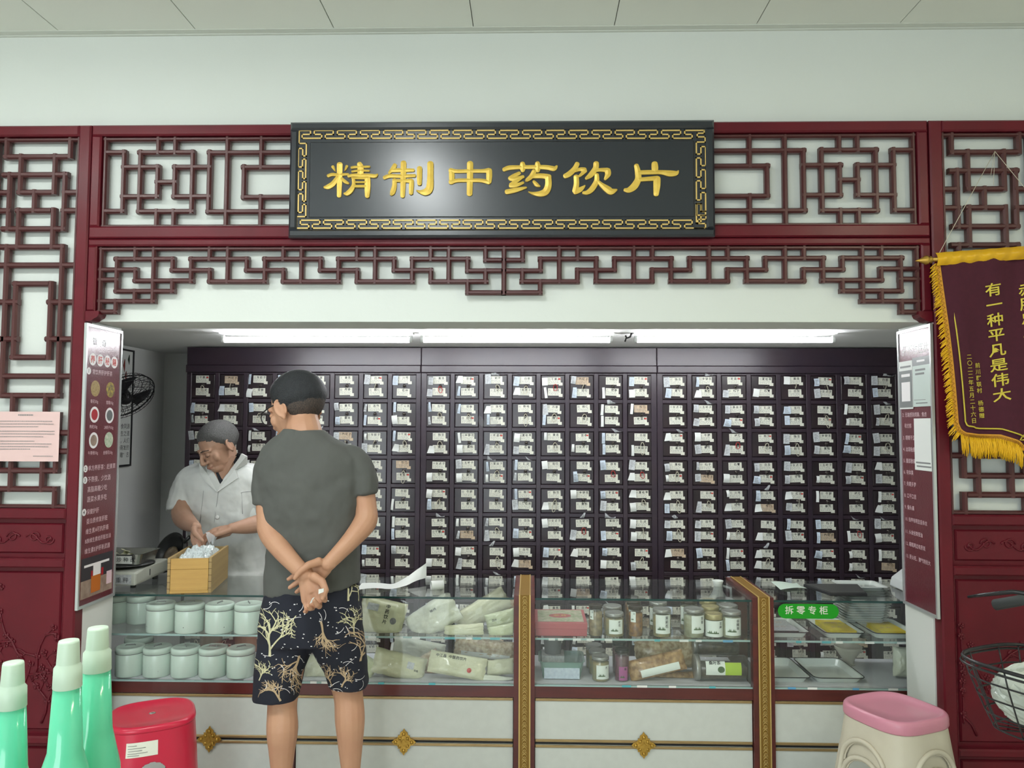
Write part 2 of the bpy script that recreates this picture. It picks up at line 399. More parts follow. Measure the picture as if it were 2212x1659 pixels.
# centre motif (zoom shifted by 2073.7)
S = 2073.7
fl = [f for f in fl]
fl = [f for f in fl if not (f[0] > S + 1410 and f[2] > S + 1410)]
fl += [(S+1415,A,S+1415,B_+3),(S+1415,B_+3,S+1688,B_+4),(S+1550,T,S+1550,A+8),(S+1550,A+8,S+1688,A+8),(S+1550,B_+4,S+1550,C_+6),(S+1417,C_+6,S+1416,D_+10),(S+1416,D_+10,S+1688,D_+10)]
xc = float(atY(1088.4, 590, YB)[0])
def snap(sg): return sg
for s in fl:
    g = w_seg(s, 0)
    ppart(bar_mesh(*g, w=.0195).build('lattice_bar', 'bar_lacquer', fas), fas)
    ppart(bar_mesh(2 * xc - g[0], g[1], 2 * xc - g[2], g[3], w=.0195).build('lattice_bar', 'bar_lacquer', fas), fas)
g = w_seg((S+1688, T, S+1688, D_+10), 0); ppart(bar_mesh(*g, w=.0195).build('lattice_bar', 'bar_lacquer', fas), fas)
zfi = zSplit - .030
zf0 = float(atY(190, 672, -.05)[2])
ppart(rail(XF0, XF1, zfi, zSplit - .0015, fas, 'top_rail'), fas)
ppart(bar_mesh(XF0 + .045, zfi - .008, XF1 - .045, zfi - .008, w=.016).build('inner_moulding', 'bar_lacquer', fas), fas)
for s, x in ((1, XF0), (-1, XF1)):
    xa, xb = (x, x + .036) if s > 0 else (x - .036, x)
    ppart(rail(xa, xb, zf0, zfi, fas, 'stile'), fas)
    xm = x + s * .045
    ppart(bar_mesh(xm, zf0 - .0, xm, zfi - .01, w=.018).build('inner_moulding', 'bar_lacquer', fas), fas)
    # scrolled foot at the lower end of the stile
    b = MB(); pts = [(0, 0), (.054, 0), (.054, -.012), (.048, -.024), (.036, -.030), (.026, -.038), (.012, -.042), (0, -.040)]
    pts = [(x + s * p[0], -.055, zf0 + p[1]) for p in pts]
    b.prism(pts if s < 0 else pts[::-1], (0, .0545, 0)); ppart(b.build('scrolled_foot', 'red_lacquer', fas), fas)

# ---------------- tall side screens (same joinery on both sides of the opening)
PL = []
def px(*a): PL.append(a)
for s in [(40,200,44,335),(485,200,485,335),(40,335,488,335),(150,335,140,602),(372,335,365,602),(140,602,365,602),(30,470,482,470),(482,470,460,875),(33,470,22,875),(22,875,462,875),
          (480,602,575,602),(470,738,570,738),(250,602,246,738),(128,738,355,738),(133,738,122,1010),(357,738,345,1010),(8,1010,455,1010),(455,1010,438,1700),(8,1010,-8,1700),(-70,1147,555,1147)]:
    x0, y0 = zp(0, s[0], s[1]); x1, y1 = zp(0, s[2], s[3]); px(x0, y0, x1, y1)
for s in [(65,150,203,150),(65,150,53,480),(203,150,191,480),(53,480,191,480),(218,232,325,232),(210,398,320,398),(-40,565,315,565),(0,652,255,652),(260,400,252,652)]:
    px(s[0]*.482, 540+s[1]*.482, s[2]*.482, 540+s[3]*.482)
for s in [(26,854,22,896),(90,854,87,896),(0,896,122,896),(122,896,116,1017),(26,935,22,940),(127,935,150,935),(126,975,149,975),(22,935,20,1057),(86,935,83,1057),(20,935,88,935),(0,1017,118,1017),(55,935,54,975),(22,975,87,975),(0,1057,116,1057),(116,1057,114,1098)]:
    px(*s)
xpc = float(atY(74, 500, YB)[0]); xpr = float(atY(2134.7, 450, YB)[0])
xR = float(atY(193, 400, -.055)[0]); hw = xR - xpc - .001      # half width of a screen
zL0 = float(atY(100, 1098, YB)[2])                                # bottom of the lattice field
def side_screen(xcen, lab, flip):
    root = empty('lattice_side_screen', (xcen, 0, 0), label=lab, cat='lattice screen')
    sg = -1 if flip else 1
    def P(o): return o
    x0, x1 = -hw, hw; sw = .050
    def R(a, b, c, d, nm): rail(a, b, c, d, root, nm)
    R(x0, x0 + sw, 0, ZT1, 'stile'); R(x1 - sw, x1, 0, ZT1, 'stile')
    R(x0 + sw, x1 - sw, ZT1 - .044, ZT1, 'top_rail')
    zr = [(zL0 - .042, zL0), (zL0 - .232, zL0 - .196), (.305, .335), (.10, .16)]
    for a, c in zr: R(x0 + sw, x1 - sw, a, c, 'cross_rail')
    # recessed carved panels
    for (a, c, nm) in ((zL0 - .196, zL0 - .042, 'carved_panel'), (.335, zL0 - .232, 'carved_panel'), (.16, .305, 'carved_panel')):
        b = MB(); b.box(x0 + sw, x1 - sw, -.026, -.0005, a, c); b.cbox(x0 + sw + .018, x1 - sw - .018, -.034, -.026, a + .018, c - .018, .006); b.build(nm, 'red_lacquer', root)
    for a in ((x0 + sw + .008, zL0, x0 + sw + .008, ZT1 - .046), (x1 - sw - .008, zL0, x1 - sw - .008, ZT1 - .046), (x0 + sw, ZT1 - .053, x1 - sw, ZT1 - .053), (x0 + sw, zL0 + .006, x1 - sw, zL0 + .006)):
        bar_mesh(*a, w=.016).build('inner_moulding', 'bar_lacquer', root)
    done = set()
    for s in PL:
        g = w_seg(s); g = (g[0] - xpc, g[1], g[2] - xpc, g[3])
        for m in (1, -1):
            h = (m * g[0], g[1], m * g[2], g[3])
            horiz = abs(h[2] - h[0]) > abs(h[3] - h[1])
            mid = (round((h[0] + h[2]) / 2, 2), round((h[1] + h[3]) / 2, 2))
            if any(abs(mid[0] - d[0]) < .022 and abs(mid[1] - d[1]) < .022 and d[2] == horiz for d in done): continue
            done.add((mid[0], mid[1], horiz))
            lim = hw - sw - .004
            h = (max(-lim, min(lim, h[0])), h[1], max(-lim, min(lim, h[2])), h[3])
            bar_mesh(*h, w=.0225).build('lattice_bar', 'bar_lacquer', root)
    # carved scroll in the narrow panel
    zc = zL0 - .119
    def relief(pts, r, nm): 
        b = MB(); b.tube(pts, r, 6); return b.build(nm, 'red_lacquer', root)
    for s in (-1, 1):
        pts = [(s * (.012 + .10 * t), -.036, zc + .018 * math.sin(t * 6.0 + .4)) for t in [i / 14 for i in range(15)]]
        relief(pts, .0035, 'carved_scroll')
        for (cx_, cz, r0, tw) in ((.045, .006, .022, 1), (.105, -.004, .020, -1)):
            sp = [(s * (cx_ + r0 * (1 - .6 * t) * math.cos(tw * t * 7)), -.036, zc + cz + r0 * (1 - .6 * t) * math.sin(tw * t * 7)) for t in [i / 12 for i in range(13)]]
            relief(sp, .003, 'carved_scroll')
    # plum branches in the tall panel
    rr = random.Random(3); seen = []
    def branch(x, z, ang, ln, d):
        pts = [(x, -.036, z)]; a = ang
        for i in range(5):
            a += rr.uniform(-.45, .45); x += math.cos(a) * ln / 5; z += math.sin(a) * ln / 5
            x = max(-hw + sw + .03, min(hw - sw - .03, x)); z = min(z, zL0 - .27)
            pts.append((x, -.036, z))
            if d > 0 and i in (1, 3): branch(x, z, a + rr.choice((-1, 1)) * rr.uniform(.6, 1.1), ln * .55, d - 1)
        relief(pts, [.0055 - .0007 * i - .001 * (2 - d) for i in range(6)], 'carved_branch')
        for q in (pts[-1], pts[2 + d % 2]):
            if any(abs(q[0] - w_[0]) + abs(q[2] - w_[2]) < .032 for w_ in seen): continue
            seen.append(q)
            b = MB()
            for k in range(5):
                an = k * 1.2566 + rr.random(); b.ball((q[0] + .0085 * math.cos(an), -.036, q[2] + .0085 * math.sin(an)), .0062, 6, sq=(1, .6, 1))
            b.ball((q[0], -.037, q[2]), .004, 6); b.build('carved_blossom', 'red_lacquer', root)
    for (bx, bz, an) in ((-.02, .40, 1.5), (.10, .38, 1.35), (.02, .62, 1.9), (-.10, .45, 1.7), (.06, .55, 1.2)):
        branch(bx * sg, bz, an if sg > 0 else math.pi - an, .22, 2)
    return root
side_screen(xpc, 'red lattice door screen with the pink notice taped to it', False)
side_screen(xpr, 'dark red lattice door screen partly covered by the fringed banner', True)

# ================================================================== signboard
YS = -.085
q = [atY(627, 263, YS), atY(1542, 259, YS), atY(623, 513, YS), atY(1546, 511, YS)]
sx0 = float((q[0][0] + q[2][0]) / 2); sx1 = float((q[1][0] + q[3][0]) / 2); sz1 = float((q[0][2] + q[1][2]) / 2); sz0 = float((q[2][2] + q[3][2]) / 2)
sign = empty('signboard', ((sx0 + sx1) / 2, 0, sz0), label='black wooden signboard with gold Chinese characters and a gold key-fret border', cat='sign')
def SPX(x, y):                                       # sign front plane coordinates from photo pixels
    p = atY(x, y, YS + .006); return float(p[0]), float(p[2])
fb = .033
b = MB(); b.box(sx0 + fb, sx1 - fb, YS + .008, -.056, sz0 + fb, sz1 - fb); ppart(b.build('board', 'sign_black', sign), sign)
for a, nm in (((sx0, sx1, sz1 - fb, sz1), 'frame_rail'), ((sx0, sx1, sz0, sz0 + fb), 'frame_rail'), ((sx0, sx0 + fb, sz0 + fb, sz1 - fb), 'frame_stile'), ((sx1 - fb, sx1, sz0 + fb, sz1 - fb), 'frame_stile')):
    b = MB(); b.cbox(a[0], a[1], YS - .004, -.056, a[2], a[3], .008); ppart(b.build(nm, 'sign_black', sign), sign)
# raised inner field
x0, z1 = SPX(670, 308); x1, z0 = SPX(1500, 468)
b = MB(); b.cbox(x0, x1, YS + .002, YS + .008, z0, z1, .003); ppart(b.build('raised_field', 'sign_black', sign), sign)
yF = YS + .002
def ribbon(pts, w, name, m='gold_line', y=None, h=.004):
    b = MB(); y = YS + .004 if y is None else y
    for (p, r) in zip(pts[:-1], pts[1:]):
        a, c = min(p[0], r[0]) - w / 2, max(p[0], r[0]) + w / 2; e, g = min(p[1], r[1]) - w / 2, max(p[1], r[1]) + w / 2
        b.box(a, c, y, y + h, e, g)
    o = b.build(name, m, sign); return ppart(o, sign)
# key fret: top and bottom runs
def fret_path(pts, step=7):
    P = [SPX(*p) for p in pts]
    # square the path up: each leg strictly level or upright
    for i in range(1, len(P)):
        if abs(P[i][0] - P[i-1][0]) > abs(P[i][1] - P[i-1][1]): P[i] = (P[i][0], P[i-1][1])
        else: P[i] = (P[i-1][0], P[i][1])
    for i in range(0, len(P) - 1, step): ribbon(P[i:i + step + 1], .0048, 'key_fret')
def run_h(x0, x1, n, yb, yt):
    p = (x1 - x0) / n; ym = (yb + yt) / 2; pts = [(x0, yb)]
    for k in range(n):
        u = x0 + p * k; e = u + .84 * p
        pts += [(e, yb), (e, ym), (u + .52 * p, ym), (u + .52 * p, yt), (u + 1.34 * p, yt)]
        if k < n - 1: pts += [(u + 1.34 * p, ym), (u + p, ym), (u + p, yb)]
    return pts
tl = [(662, 310), (646, 310), (646, 282), (671, 282), (671, 290.5), (653, 290.5), (653, 299)]
fret_path(tl + run_h(653, 1503, 17, 299, 282)[1:], 8)
vl = [(662, 310)]
for k in range(3):
    o = 49 * k; vl += [(662, 337 + o), (654, 337 + o), (654, 321 + o), (645, 321 + o), (645, 361 + o), (653.5, 361 + o), (653.5, 344 + o), (661, 344 + o)]
vl += [(661, 468), (641, 468), (641, 493), (667, 493), (667, 485), (649, 485), (649, 476)]
fret_path(vl, 8)
fret_path([(649, 476)] + run_h(649, 1503, 17, 476, 493)[1:], 8)
vr = [(1521, 282), (1521, 288), (1506, 288), (1506, 296), (1523, 296), (1523, 307), (1504, 307), (1504, 333), (1514, 333), (1514, 317), (1524, 317)]
for k in range(3):
    o = 49.3 * k; vr += [(1524, 358 + o), (1514, 358 + o), (1514, 341.5 + o), (1504, 341.5 + o), (1504, 383 + o), (1514, 383 + o), (1514, 367 + o), (1524, 367 + o)]
vr += [(1524, 457), (1515, 457), (1515, 440.5), (1505, 440.5), (1505, 465), (1525, 465), (1525, 474), (1507, 474), (1507, 483), (1524, 483), (1524, 493), (1500, 493)]
fret_path(vr, 8)
# six carved characters, each brush stroke a polyline of (x, y, half width) in crop pixels
def C(ox, oy, k, strokes):
    return [[(ox + x * k, oy + y * k, w * k) for (x, y, w) in st] for st in strokes]
k1 = 260 / 2212; k3 = 280 / 2212
CH = [
 C(690, 335, k1, [[(255,225,28),(290,290,14),(305,315,5)],[(515,215,24),(490,270,16),(470,305,5)],[(383,185,52),(380,420,48),(372,760,40)],[(170,395,28),(240,370,28),(340,375,26),(540,365,20)],[(345,430,40),(260,540,45),(170,595,42),(105,605,22)],[(420,440,22),(480,500,30),(545,535,18)],
   [(745,175,42),(765,240,55),(765,390,55)],[(600,245,22),(680,235,22),(930,228,18)],[(610,318,18),(760,300,20),(925,305,15)],[(545,405,24),(640,385,28),(900,390,32),(1030,400,30),(1075,370,14)],
   [(635,445,30),(640,560,32),(590,660,42),(520,720,38),(470,722,18)],[(610,440,18),(760,440,20),(910,440,26)],[(895,450,50),(895,600,52),(890,770,40)],[(650,515,16),(860,515,16)],[(650,588,22),(860,588,22)]]),
 C(690, 335, k1, [[(1395,195,36),(1360,260,40),(1290,340,22)],[(1330,295,34),(1500,290,34),(1735,290,28)],[(1200,430,32),(1300,395,34),(1500,400,32),(1760,390,28)],[(1552,155,50),(1548,400,50),(1535,765,40)],[(1385,470,38),(1385,580,42),(1355,690,46),(1330,735,28)],[(1370,480,28),(1540,485,26),(1700,485,40)],[(1700,490,42),(1695,600,42),(1690,715,36)],[(1848,255,46),(1845,400,46),(1845,540,40)],[(2045,170,55),(2045,400,55),(2030,620,65),(1960,690,62),(1860,690,30),(1795,665,10)]]),
 C(950, 335, k1, [[(560,165,55),(558,400,55),(550,725,50)],[(215,290,45),(225,400,50),(220,515,42)],[(200,295,42),(330,310,32),(560,305,32),(780,305,32),(900,295,44)],[(910,295,50),(910,400,52),(905,505,45)],[(200,510,40),(330,480,32),(560,478,32),(760,480,32),(905,510,40)]]),
 C(950, 335, k1, [[(1180,280,35),(1280,245,40),(1500,235,34),(1800,232,36),(1980,240,40),(2100,260,42),(2150,215,18)],[(1520,165,40),(1525,235,58),(1525,300,35)],[(1795,160,40),(1800,230,55),(1800,305,35)],
   [(1465,345,30),(1360,400,38),(1290,445,38)],[(1300,450,36),(1400,450,38),(1535,410,26)],[(1510,430,20),(1410,490,36),(1310,560,38)],[(1300,575,36),(1400,570,34),(1535,520,22)],[(1230,690,42),(1400,655,40),(1590,610,16)],
   [(1735,315,42),(1680,410,42),(1600,475,30),(1580,490,12)],[(1660,430,18),(1760,400,40),(1900,400,44),(2010,420,48)],[(1990,420,55),(1995,560,58),(1950,680,62),(1850,725,50),(1720,720,26),(1630,690,8)],[(1725,500,24),(1780,560,34),(1840,590,12)]]),
 C(1200, 335, k3, [[(370,160,38),(320,250,42),(230,335,45),(160,370,38)],[(340,280,22),(420,255,30),(495,265,40)],[(495,275,42),(450,330,28),(405,370,20)],[(350,380,42),(355,500,44),(335,625,50)],[(330,640,42),(420,600,40),(500,535,12)],
   [(690,155,45),(680,240,46),(600,350,44),(520,410,24)],[(650,280,28),(760,265,28),(880,270,38)],[(885,275,48),(890,340,48),(845,420,24)],[(700,350,34),(695,460,42),(620,590,45),(540,650,35),(470,655,22)],[(710,450,20),(780,520,36),(880,595,55),(950,635,52),(1040,605,14)]]),
 C(1200, 335, k3, [[(1375,190,38),(1400,300,48),(1405,420,52),(1340,540,58),(1250,605,45),(1180,605,28)],[(1685,160,50),(1690,230,55),(1690,300,45)],[(1400,310,34),(1600,305,36),(1800,305,34),(1940,325,50),(2050,320,38),(2090,280,10)],[(1420,430,32),(1560,420,34),(1700,410,38)],[(1725,415,58),(1722,540,56),(1710,680,42)]]),
]
for cs in CH:
    b = MB()
    for si, st in enumerate(cs):
        st = [(*SPX(x, y), w / 541.0 * 1.02) for x, y, w in st]
        # resample smoothly
        P = [np.array(p) for p in st]; S2 = []
        for i in range(len(P) - 1):
            p0, p1, p2, p3 = P[max(i - 1, 0)], P[i], P[i + 1], P[min(i + 2, len(P) - 1)]
            for t in [j / 6 for j in range(6)]:
                S2.append(.5 * ((2 * p1) + (p2 - p0) * t + (2 * p0 - 5 * p1 + 4 * p2 - p3) * t * t + (3 * p1 - p0 - 3 * p2 + p3) * t ** 3))
        S2.append(P[-1]); L = []; Rr = []
        n = len(S2); front = []; 
        def nrm(i):
            d = S2[min(i + 1, n - 1)][:2] - S2[max(i - 1, 0)][:2]; d = d / (np.linalg.norm(d) + 1e-9); return d, np.array([-d[1], d[0]])
        outline = []
        d0, n0 = nrm(0); w0 = S2[0][2]
        cap0 = [S2[0][:2] + w0 * (-math.sin(a) * d0 * .75 + math.cos(a) * n0) for a in [0.4 * j * math.pi / 2 / 0.8 for j in range(0, 5)]]
        left = []; right = []
        for i in range(n):
            d, nn = nrm(i); left.append(S2[i][:2] + nn * S2[i][2]); right.append(S2[i][:2] - nn * S2[i][2])
        d1, n1 = nrm(n - 1); w1 = S2[-1][2]
        start = [S2[0][:2] + w0 * (-math.sin(a) * d0 * .8 + math.cos(a) * -n0) for a in (0.5, 1.0, 1.57, 2.14, 2.64)]
        end = [S2[-1][:2] + w1 * (math.sin(a) * d1 * .8 + math.cos(a) * n1) for a in (0.5, 1.0, 1.57, 2.14, 2.64)]
        yy = yF - .005 - .0003 * si
        base = len(b.v); cen = [(p[0], yy - .0025, p[1]) for p in S2]
        # domed stroke: strips left-centre-right plus sides
        vsL = [(p[0], yy, p[1]) for p in left]; vsR = [(p[0], yy, p[1]) for p in right]
        vs = vsL + cen + vsR + [(p[0], yF + .001, p[1]) for p in left] + [(p[0], yF + .001, p[1]) for p in right]
        fs = []
        for i in range(n - 1):
            fs += [(i, i + 1, n + i + 1, n + i), (n + i, n + i + 1, 2 * n + i + 1, 2 * n + i), (3 * n + i, 3 * n + i + 1, i + 1, i), (2 * n + i, 2 * n + i + 1, 4 * n + i + 1, 4 * n + i)]
        b._add(vs, fs)
        for fan, c0, a0, a1 in ((start, 0, right[0], left[0]), (end, n - 1, left[-1], right[-1])):
            ring = [a0] + fan + [a1]; m = len(ring)
            vs = [cen[c0]] + [(p[0], yy, p[1]) for p in ring] + [(p[0], yF + .001, p[1]) for p in ring]
            b._add(vs, [(0, 1 + i, 2 + i) for i in range(m - 1)] + [(1 + i, m + 1 + i, m + 2 + i, 2 + i) for i in range(m - 1)])
    ppart(b.build('gold_character', 'gold_paint', sign), sign)
# ================================================================== herb drawer cabinets
HERBS = ['白前', '白及', '干姜皮', '女贞子', '枸杞子', '五味子', '车前子', '菟丝子', '苍耳子', '陈皮', '甘草', '当归', '黄芪', '党参', '白术', '茯苓', '川芎', '熟地', '白芍', '丹参', '红花', '桃仁', '牛膝', '杜仲', '续断', '防风', '荆芥', '羌活', '独活', '秦艽', '金银花', '连翘', '板蓝根', '蒲公英', '夏枯草', '黄芩', '黄连', '黄柏', '苦参', '栀子', '知母', '石膏', '天麻', '远志', '酸枣仁', '山药', '莲子', '白果', '前胡', '香附']
SCAB = 1650 / (3.05 + YCAB)                        # photo pixels per metre at the cabinet front
LABV = []
def label_variant(i):
    b = MB(); w, h = .076, .043
    aged = (i % 21 == 4); tabw = .018
    b.box(-w / 2, w / 2, -.0012, 0, -h / 2, h / 2, 0)
    b.box(w / 2 - .012, w / 2 + tabw - .008, -.0014, 0, -h / 2 - .007, -h / 2 + .010, 0)
    nm = HERBS[i % len(HERBS)]; r = random.Random(i)
    b.text(nm, .0165, (.010 if len(nm) == 3 else .012, -.0013, h / 2 - .0185), mi=1, off=.02, anchor='c', adv=1.15)
    b.text(r.choice('壹贰叁甲乙丙丁天地玄') , .017, (-w / 2 + .002, -.0013, h / 2 - .020), mi=2)
    for k in range(3):
        x = -w / 2 + .006
        while x < w / 2 - .012:
            ln = r.uniform(.002, .008); z = -.003 - .0062 * k + r.uniform(-.001, .001)
            b.box(x, x + ln, -.0014, -.0012, z, z + .0022, 2); x += ln + r.uniform(.002, .006)
    if i % 6 == 2: b.box(.024, .036, -.0015, -.0012, .006, .014, 3)
    o = b.build('label_card', ['label_aged' if aged else 'label_card', 'ink', 'ink_grey', 'ink_red']); return o
SLIPV = []
def slip_variant(i):
    r = random.Random(100 + i); b = MB(); w = r.choice((.018, .034, .044, .016, .028)); h = r.uniform(.038, .066)
    kind = i % 3; cv = r.uniform(-.006, .010)
    tap = r.uniform(.55, 1.0) if i % 2 else 1.0
    b.grid(lambda u, v: ((u - .5) * w * lerp(1, tap, v) + (1 - tap) * .3 * w * v, -.003 - cv * math.sin(v * 3.1) - .004 * u, (v - .5) * h), 2, 5)
    ys = -.0065 - cv
    if kind:
        for k in range(5):
            z = -h * .32 + k * h * .14; b.box(-w * .3, w * r.uniform(.0, .3), -.0005 - .003 - cv * .9 - .003, -.006 - cv * .9 + .0005, z, z + .0018, 1)
    return b.build('paper_slip', [('paper', 'paper_blue', 'paper_grey')[kind], 'ink_grey'])
for i in range(42): LABV.append(label_variant(i))
for i in range(24): SLIPV.append(slip_variant(i))
b = MB(); b.lathe([(.013, 0), (.013, .002), (.010, .004), (.005, .006), (.004, .012), (.009, .014), (.0095, .018), (.006, .021)], n=12, axis='Y', c=(0, 0, 0))
b.v = [(x, -y, z) for x, y, z in b.v]; b.f = [f[::-1] for f in b.f]
ringp = [(.011 * math.cos(a), -.020, -.010 + .013 * math.sin(a)) for a in [k * math.pi / 8 for k in range(16)]]
b.tube(ringp, .0016, 5, closed=True)
KNOB = b.build('drawer_knob', 'knob_metal')
STRV = []
for i in range(8):
    r = random.Random(300 + i); b = MB(); ln = r.uniform(.03, .075); w = r.uniform(.006, .016); sk = r.uniform(-.012, .012)
    if i % 4 == 3:
        pts = [(sk * t, -.012 - .006 * math.sin(t * 3), .02 - ln * t) for t in [j / 8 for j in range(9)]]; b.tube(pts, .0016, 5)
    else:
        pts = [(w * math.sin(a) + sk * (1 - math.cos(a)) * .5, -.016, -ln * (1 - math.cos(a)) / 2 + .008) for a in [j * math.pi / 8 for j in range(16)]]; b.tube(pts, .0017, 5, closed=True)
    STRV.append(b.build('pull_string', 'string_red' if i == 5 else 'string'))
SCRV = []
for i in range(8):
    r = random.Random(500 + i); b = MB(); w = r.uniform(.03, .07); h = r.uniform(.015, .035); fl = r.random() < .5
    ph = [r.uniform(0, 6) for _ in range(4)]
    b.grid(lambda u, v: ((u - .5) * w * lerp(.35 if fl else 1, 1, v) , -.004 - .012 * v * (1 - v) * 4 * (.6 + .4 * math.sin(7 * u + ph[0])) - .004 * math.sin(13 * u + ph[1]), h * v * (.55 + .45 * math.sin(3.5 * u + ph[2])) - .003), 7, 4, smooth=False)
    SCRV.append(b.build('bag_corner', 'film'))
PROTOS = LABV + SLIPV + STRV + SCRV + [KNOB]
def inst(proto, parent, loc, rot=(0, 0, 0), sc=(1, 1, 1)):
    o = bpy.data.objects.new(proto.name.split('.')[0], proto.data); COL.objects.link(o); o.parent = parent; o.location = loc; o.rotation_euler = rot; o.scale = sc
    return o

zrow = [float(atY(1160, y, YCAB)[2]) for y in (809.5, 1241)]
RP = (zrow[0] - zrow[1]) / 7.0
NROW = 10
bays = [(398, 908, 'dark herb drawer cabinet behind the two people'), (908, 1420, 'middle dark herb drawer cabinet over the paper roll'), (1420, 1951, 'dark herb drawer cabinet next to the green counter sticker')]
rj = random.Random(11)
ztop_d = zrow[0] + .010
zhead = float(atY(1100, 790, YCAB)[2])
seq = 0
for bi, (pa, pb, lab) in enumerate(bays):
    xa, xb = float(atY(pa, 1000, YCAB)[0]) + .001, float(atY(pb, 1000, YCAB)[0]) - .001
    cab = empty('herb_cabinet', ((xa + xb) / 2, YCAB, 0), label=lab, cat='cabinet', group='herb drawer cabinets along the back wall')
    hw_ = (xb - xa) / 2
    b = MB(); b.box(-hw_, hw_, .020, .42, .06, ZB - .015); b.build('carcass', 'dark_cabinet', cab)
    b = MB(); b.box(-hw_ + .01, hw_ - .01, .03, .40, 0, .06); b.build('plinth', 'dark_cabinet', cab)
    b = MB(); b.cbox(-hw_, hw_, -.004, .020, zhead, ZB - .006, .003); b.build('top_board', 'dark_cabinet', cab)
    b = MB(); b.cbox(-hw_, hw_, -.018, .020, ztop_d, zhead, .004); b.build('cornice_board', 'dark_cabinet', cab)
    mg = .016 if bi else .012
    cw = (2 * hw_ - 2 * mg) / 8
    gap = .0135
    # face frame
    zlast = ztop_d - NROW * RP
    for k in range(9):
        xm = -hw_ + mg + cw * k; g0 = gap if 0 < k < 8 else gap + .004
        b = MB(); b.cbox(max(-hw_, xm - g0), min(hw_, xm + g0), 0, .020, zlast, ztop_d, .002); b.build('face_stile', 'dark_cabinet', cab)
    for j in range(NROW + 1):
        z = ztop_d - RP * j
        b = MB(); b.cbox(-hw_ + .002, hw_ - .002, .0015, .020, z - .011, min(ztop_d, z + .011), .002); b.build('face_rail', 'dark_cabinet', cab)
    b = MB(); b.cbox(-hw_, hw_, 0, .020, .06, zlast - .012, .004); b.build('lower_board', 'dark_cabinet', cab)
    dwm = None
    for j in range(NROW):
        for k in range(8):
            xm = -hw_ + mg + cw * (k + .5); zm = ztop_d - RP * (j + .5)
            if dwm is None:
                b = MB(); dw, dh = cw / 2 - gap - .0015, RP / 2 - .0125
                b.cbox(-dw, dw, -.001, .016, -dh, dh, .0035); d0 = b.build('drawer', 'drawer_face', cab); dwm = d0.data; d = d0
            else:
                d = bpy.data.objects.new('drawer', dwm); COL.objects.link(d); d.parent = cab
            d.location = (xm, .003 + rj.uniform(-.0015, .002), zm)
            dx = rj.uniform(-.004, .004) + .006 - (.010 if bi == 0 else 0)
            seq += 1
            for s, zz in ((0, .040), (1, -.030)):
                zz += rj.uniform(-.003, .003)
                inst(LABV[(seq * 2 + s * 7 + j) % len(LABV)], d, (dx + rj.uniform(-.002, .002), -.001, zz), (0, rj.uniform(-.04, .04), 0))
                if rj.random() < (.72 if not (bi == 0 and j == 0 and k < 2) else 0.1):
                    sl = rj.choice(SLIPV); inst(sl, d, (dx - .046 - rj.uniform(0, .010), -.004, zz + rj.uniform(-.008, .006)), (rj.uniform(-.15, .1), rj.uniform(-.14, .14), 0))
            inst(KNOB, d, (dx + .006, -.001, .006), sc=(.78, .8, .78))
            if rj.random() < .42: inst(rj.choice(STRV), d, (dx + .006, -.004, -.002 + rj.uniform(-.005, .01)), (0, rj.uniform(-.2, .2), 0))
            if rj.random() < .16: inst(rj.choice(SCRV), d, (dx + rj.uniform(-.03, .03), -.003, dh + .001), (0, rj.uniform(-.1, .1), 0))
for o in PROTOS: bpy.data.objects.remove(o)

# ================================================================== tube lamps over the cabinets
YT = .78
for i, (a, c, lab) in enumerate([(485, 885, 'lit fluorescent tube lamp above the two people'), (915, 1317, 'lit fluorescent tube lamp in the middle of the dispensary ceiling'), (1376, 1797, 'lit fluorescent tube lamp next to the symptom poster')]):
    x0, x1 = float(atY(a, 734, YT)[0]), float(atY(c, 734, YT)[0]); zt = float(atY(a, 734, YT)[2])
    L = empty('tube_lamp', ((x0 + x1) / 2, YT, ZB), label=lab, cat='lamp', group='tube lamps in the dispensary')
    h = (x1 - x0) / 2
    b = MB(); b.prism([(-h - .02, -.018, zt - ZB + .028), (-h - .02, -.030, -.001), (-h - .02, .030, -.001), (-h - .02, .018, zt - ZB + .028)][::-1], (2 * h + .04, 0, 0)); b.build('lamp_housing', 'lamp_body', L)
    b = MB(); b.tube([(-h, 0, zt - ZB), (h, 0, zt - ZB)], .0135, 12); b.build('lamp_tube', 'tube_white', L)
    for s in (-1, 1):
        b = MB(); b.tube([(s * h, 0, zt - ZB), (s * (h + .014), 0, zt - ZB)], .0145, 12); b.box(s * (h + .007) - .006, s * (h + .007) + .006, -.010, .010, zt - ZB, -.015); b.build('lamp_holder', 'lamp_body', L)
b = MB(); xk, zk = float(atY(1356, 733, YT)[0]), float(atY(1356, 733, YT)[2])
b.tube([(xk - .012, YT, zk + .02), (xk - .004, YT, zk + .006), (xk + .012, YT, zk + .012), (xk + .02, YT, zk + .034)], .005, 6); b.tube([(xk - .006, YT, zk + .012), (xk - .014, YT, zk - .012)], .004, 6)
mat('black_plastic', (.012, .012, .013), .4)
tag(b.build('lamp_wire', 'black_plastic'), 'short black wire joint between two lit tube lamps', 'wire')

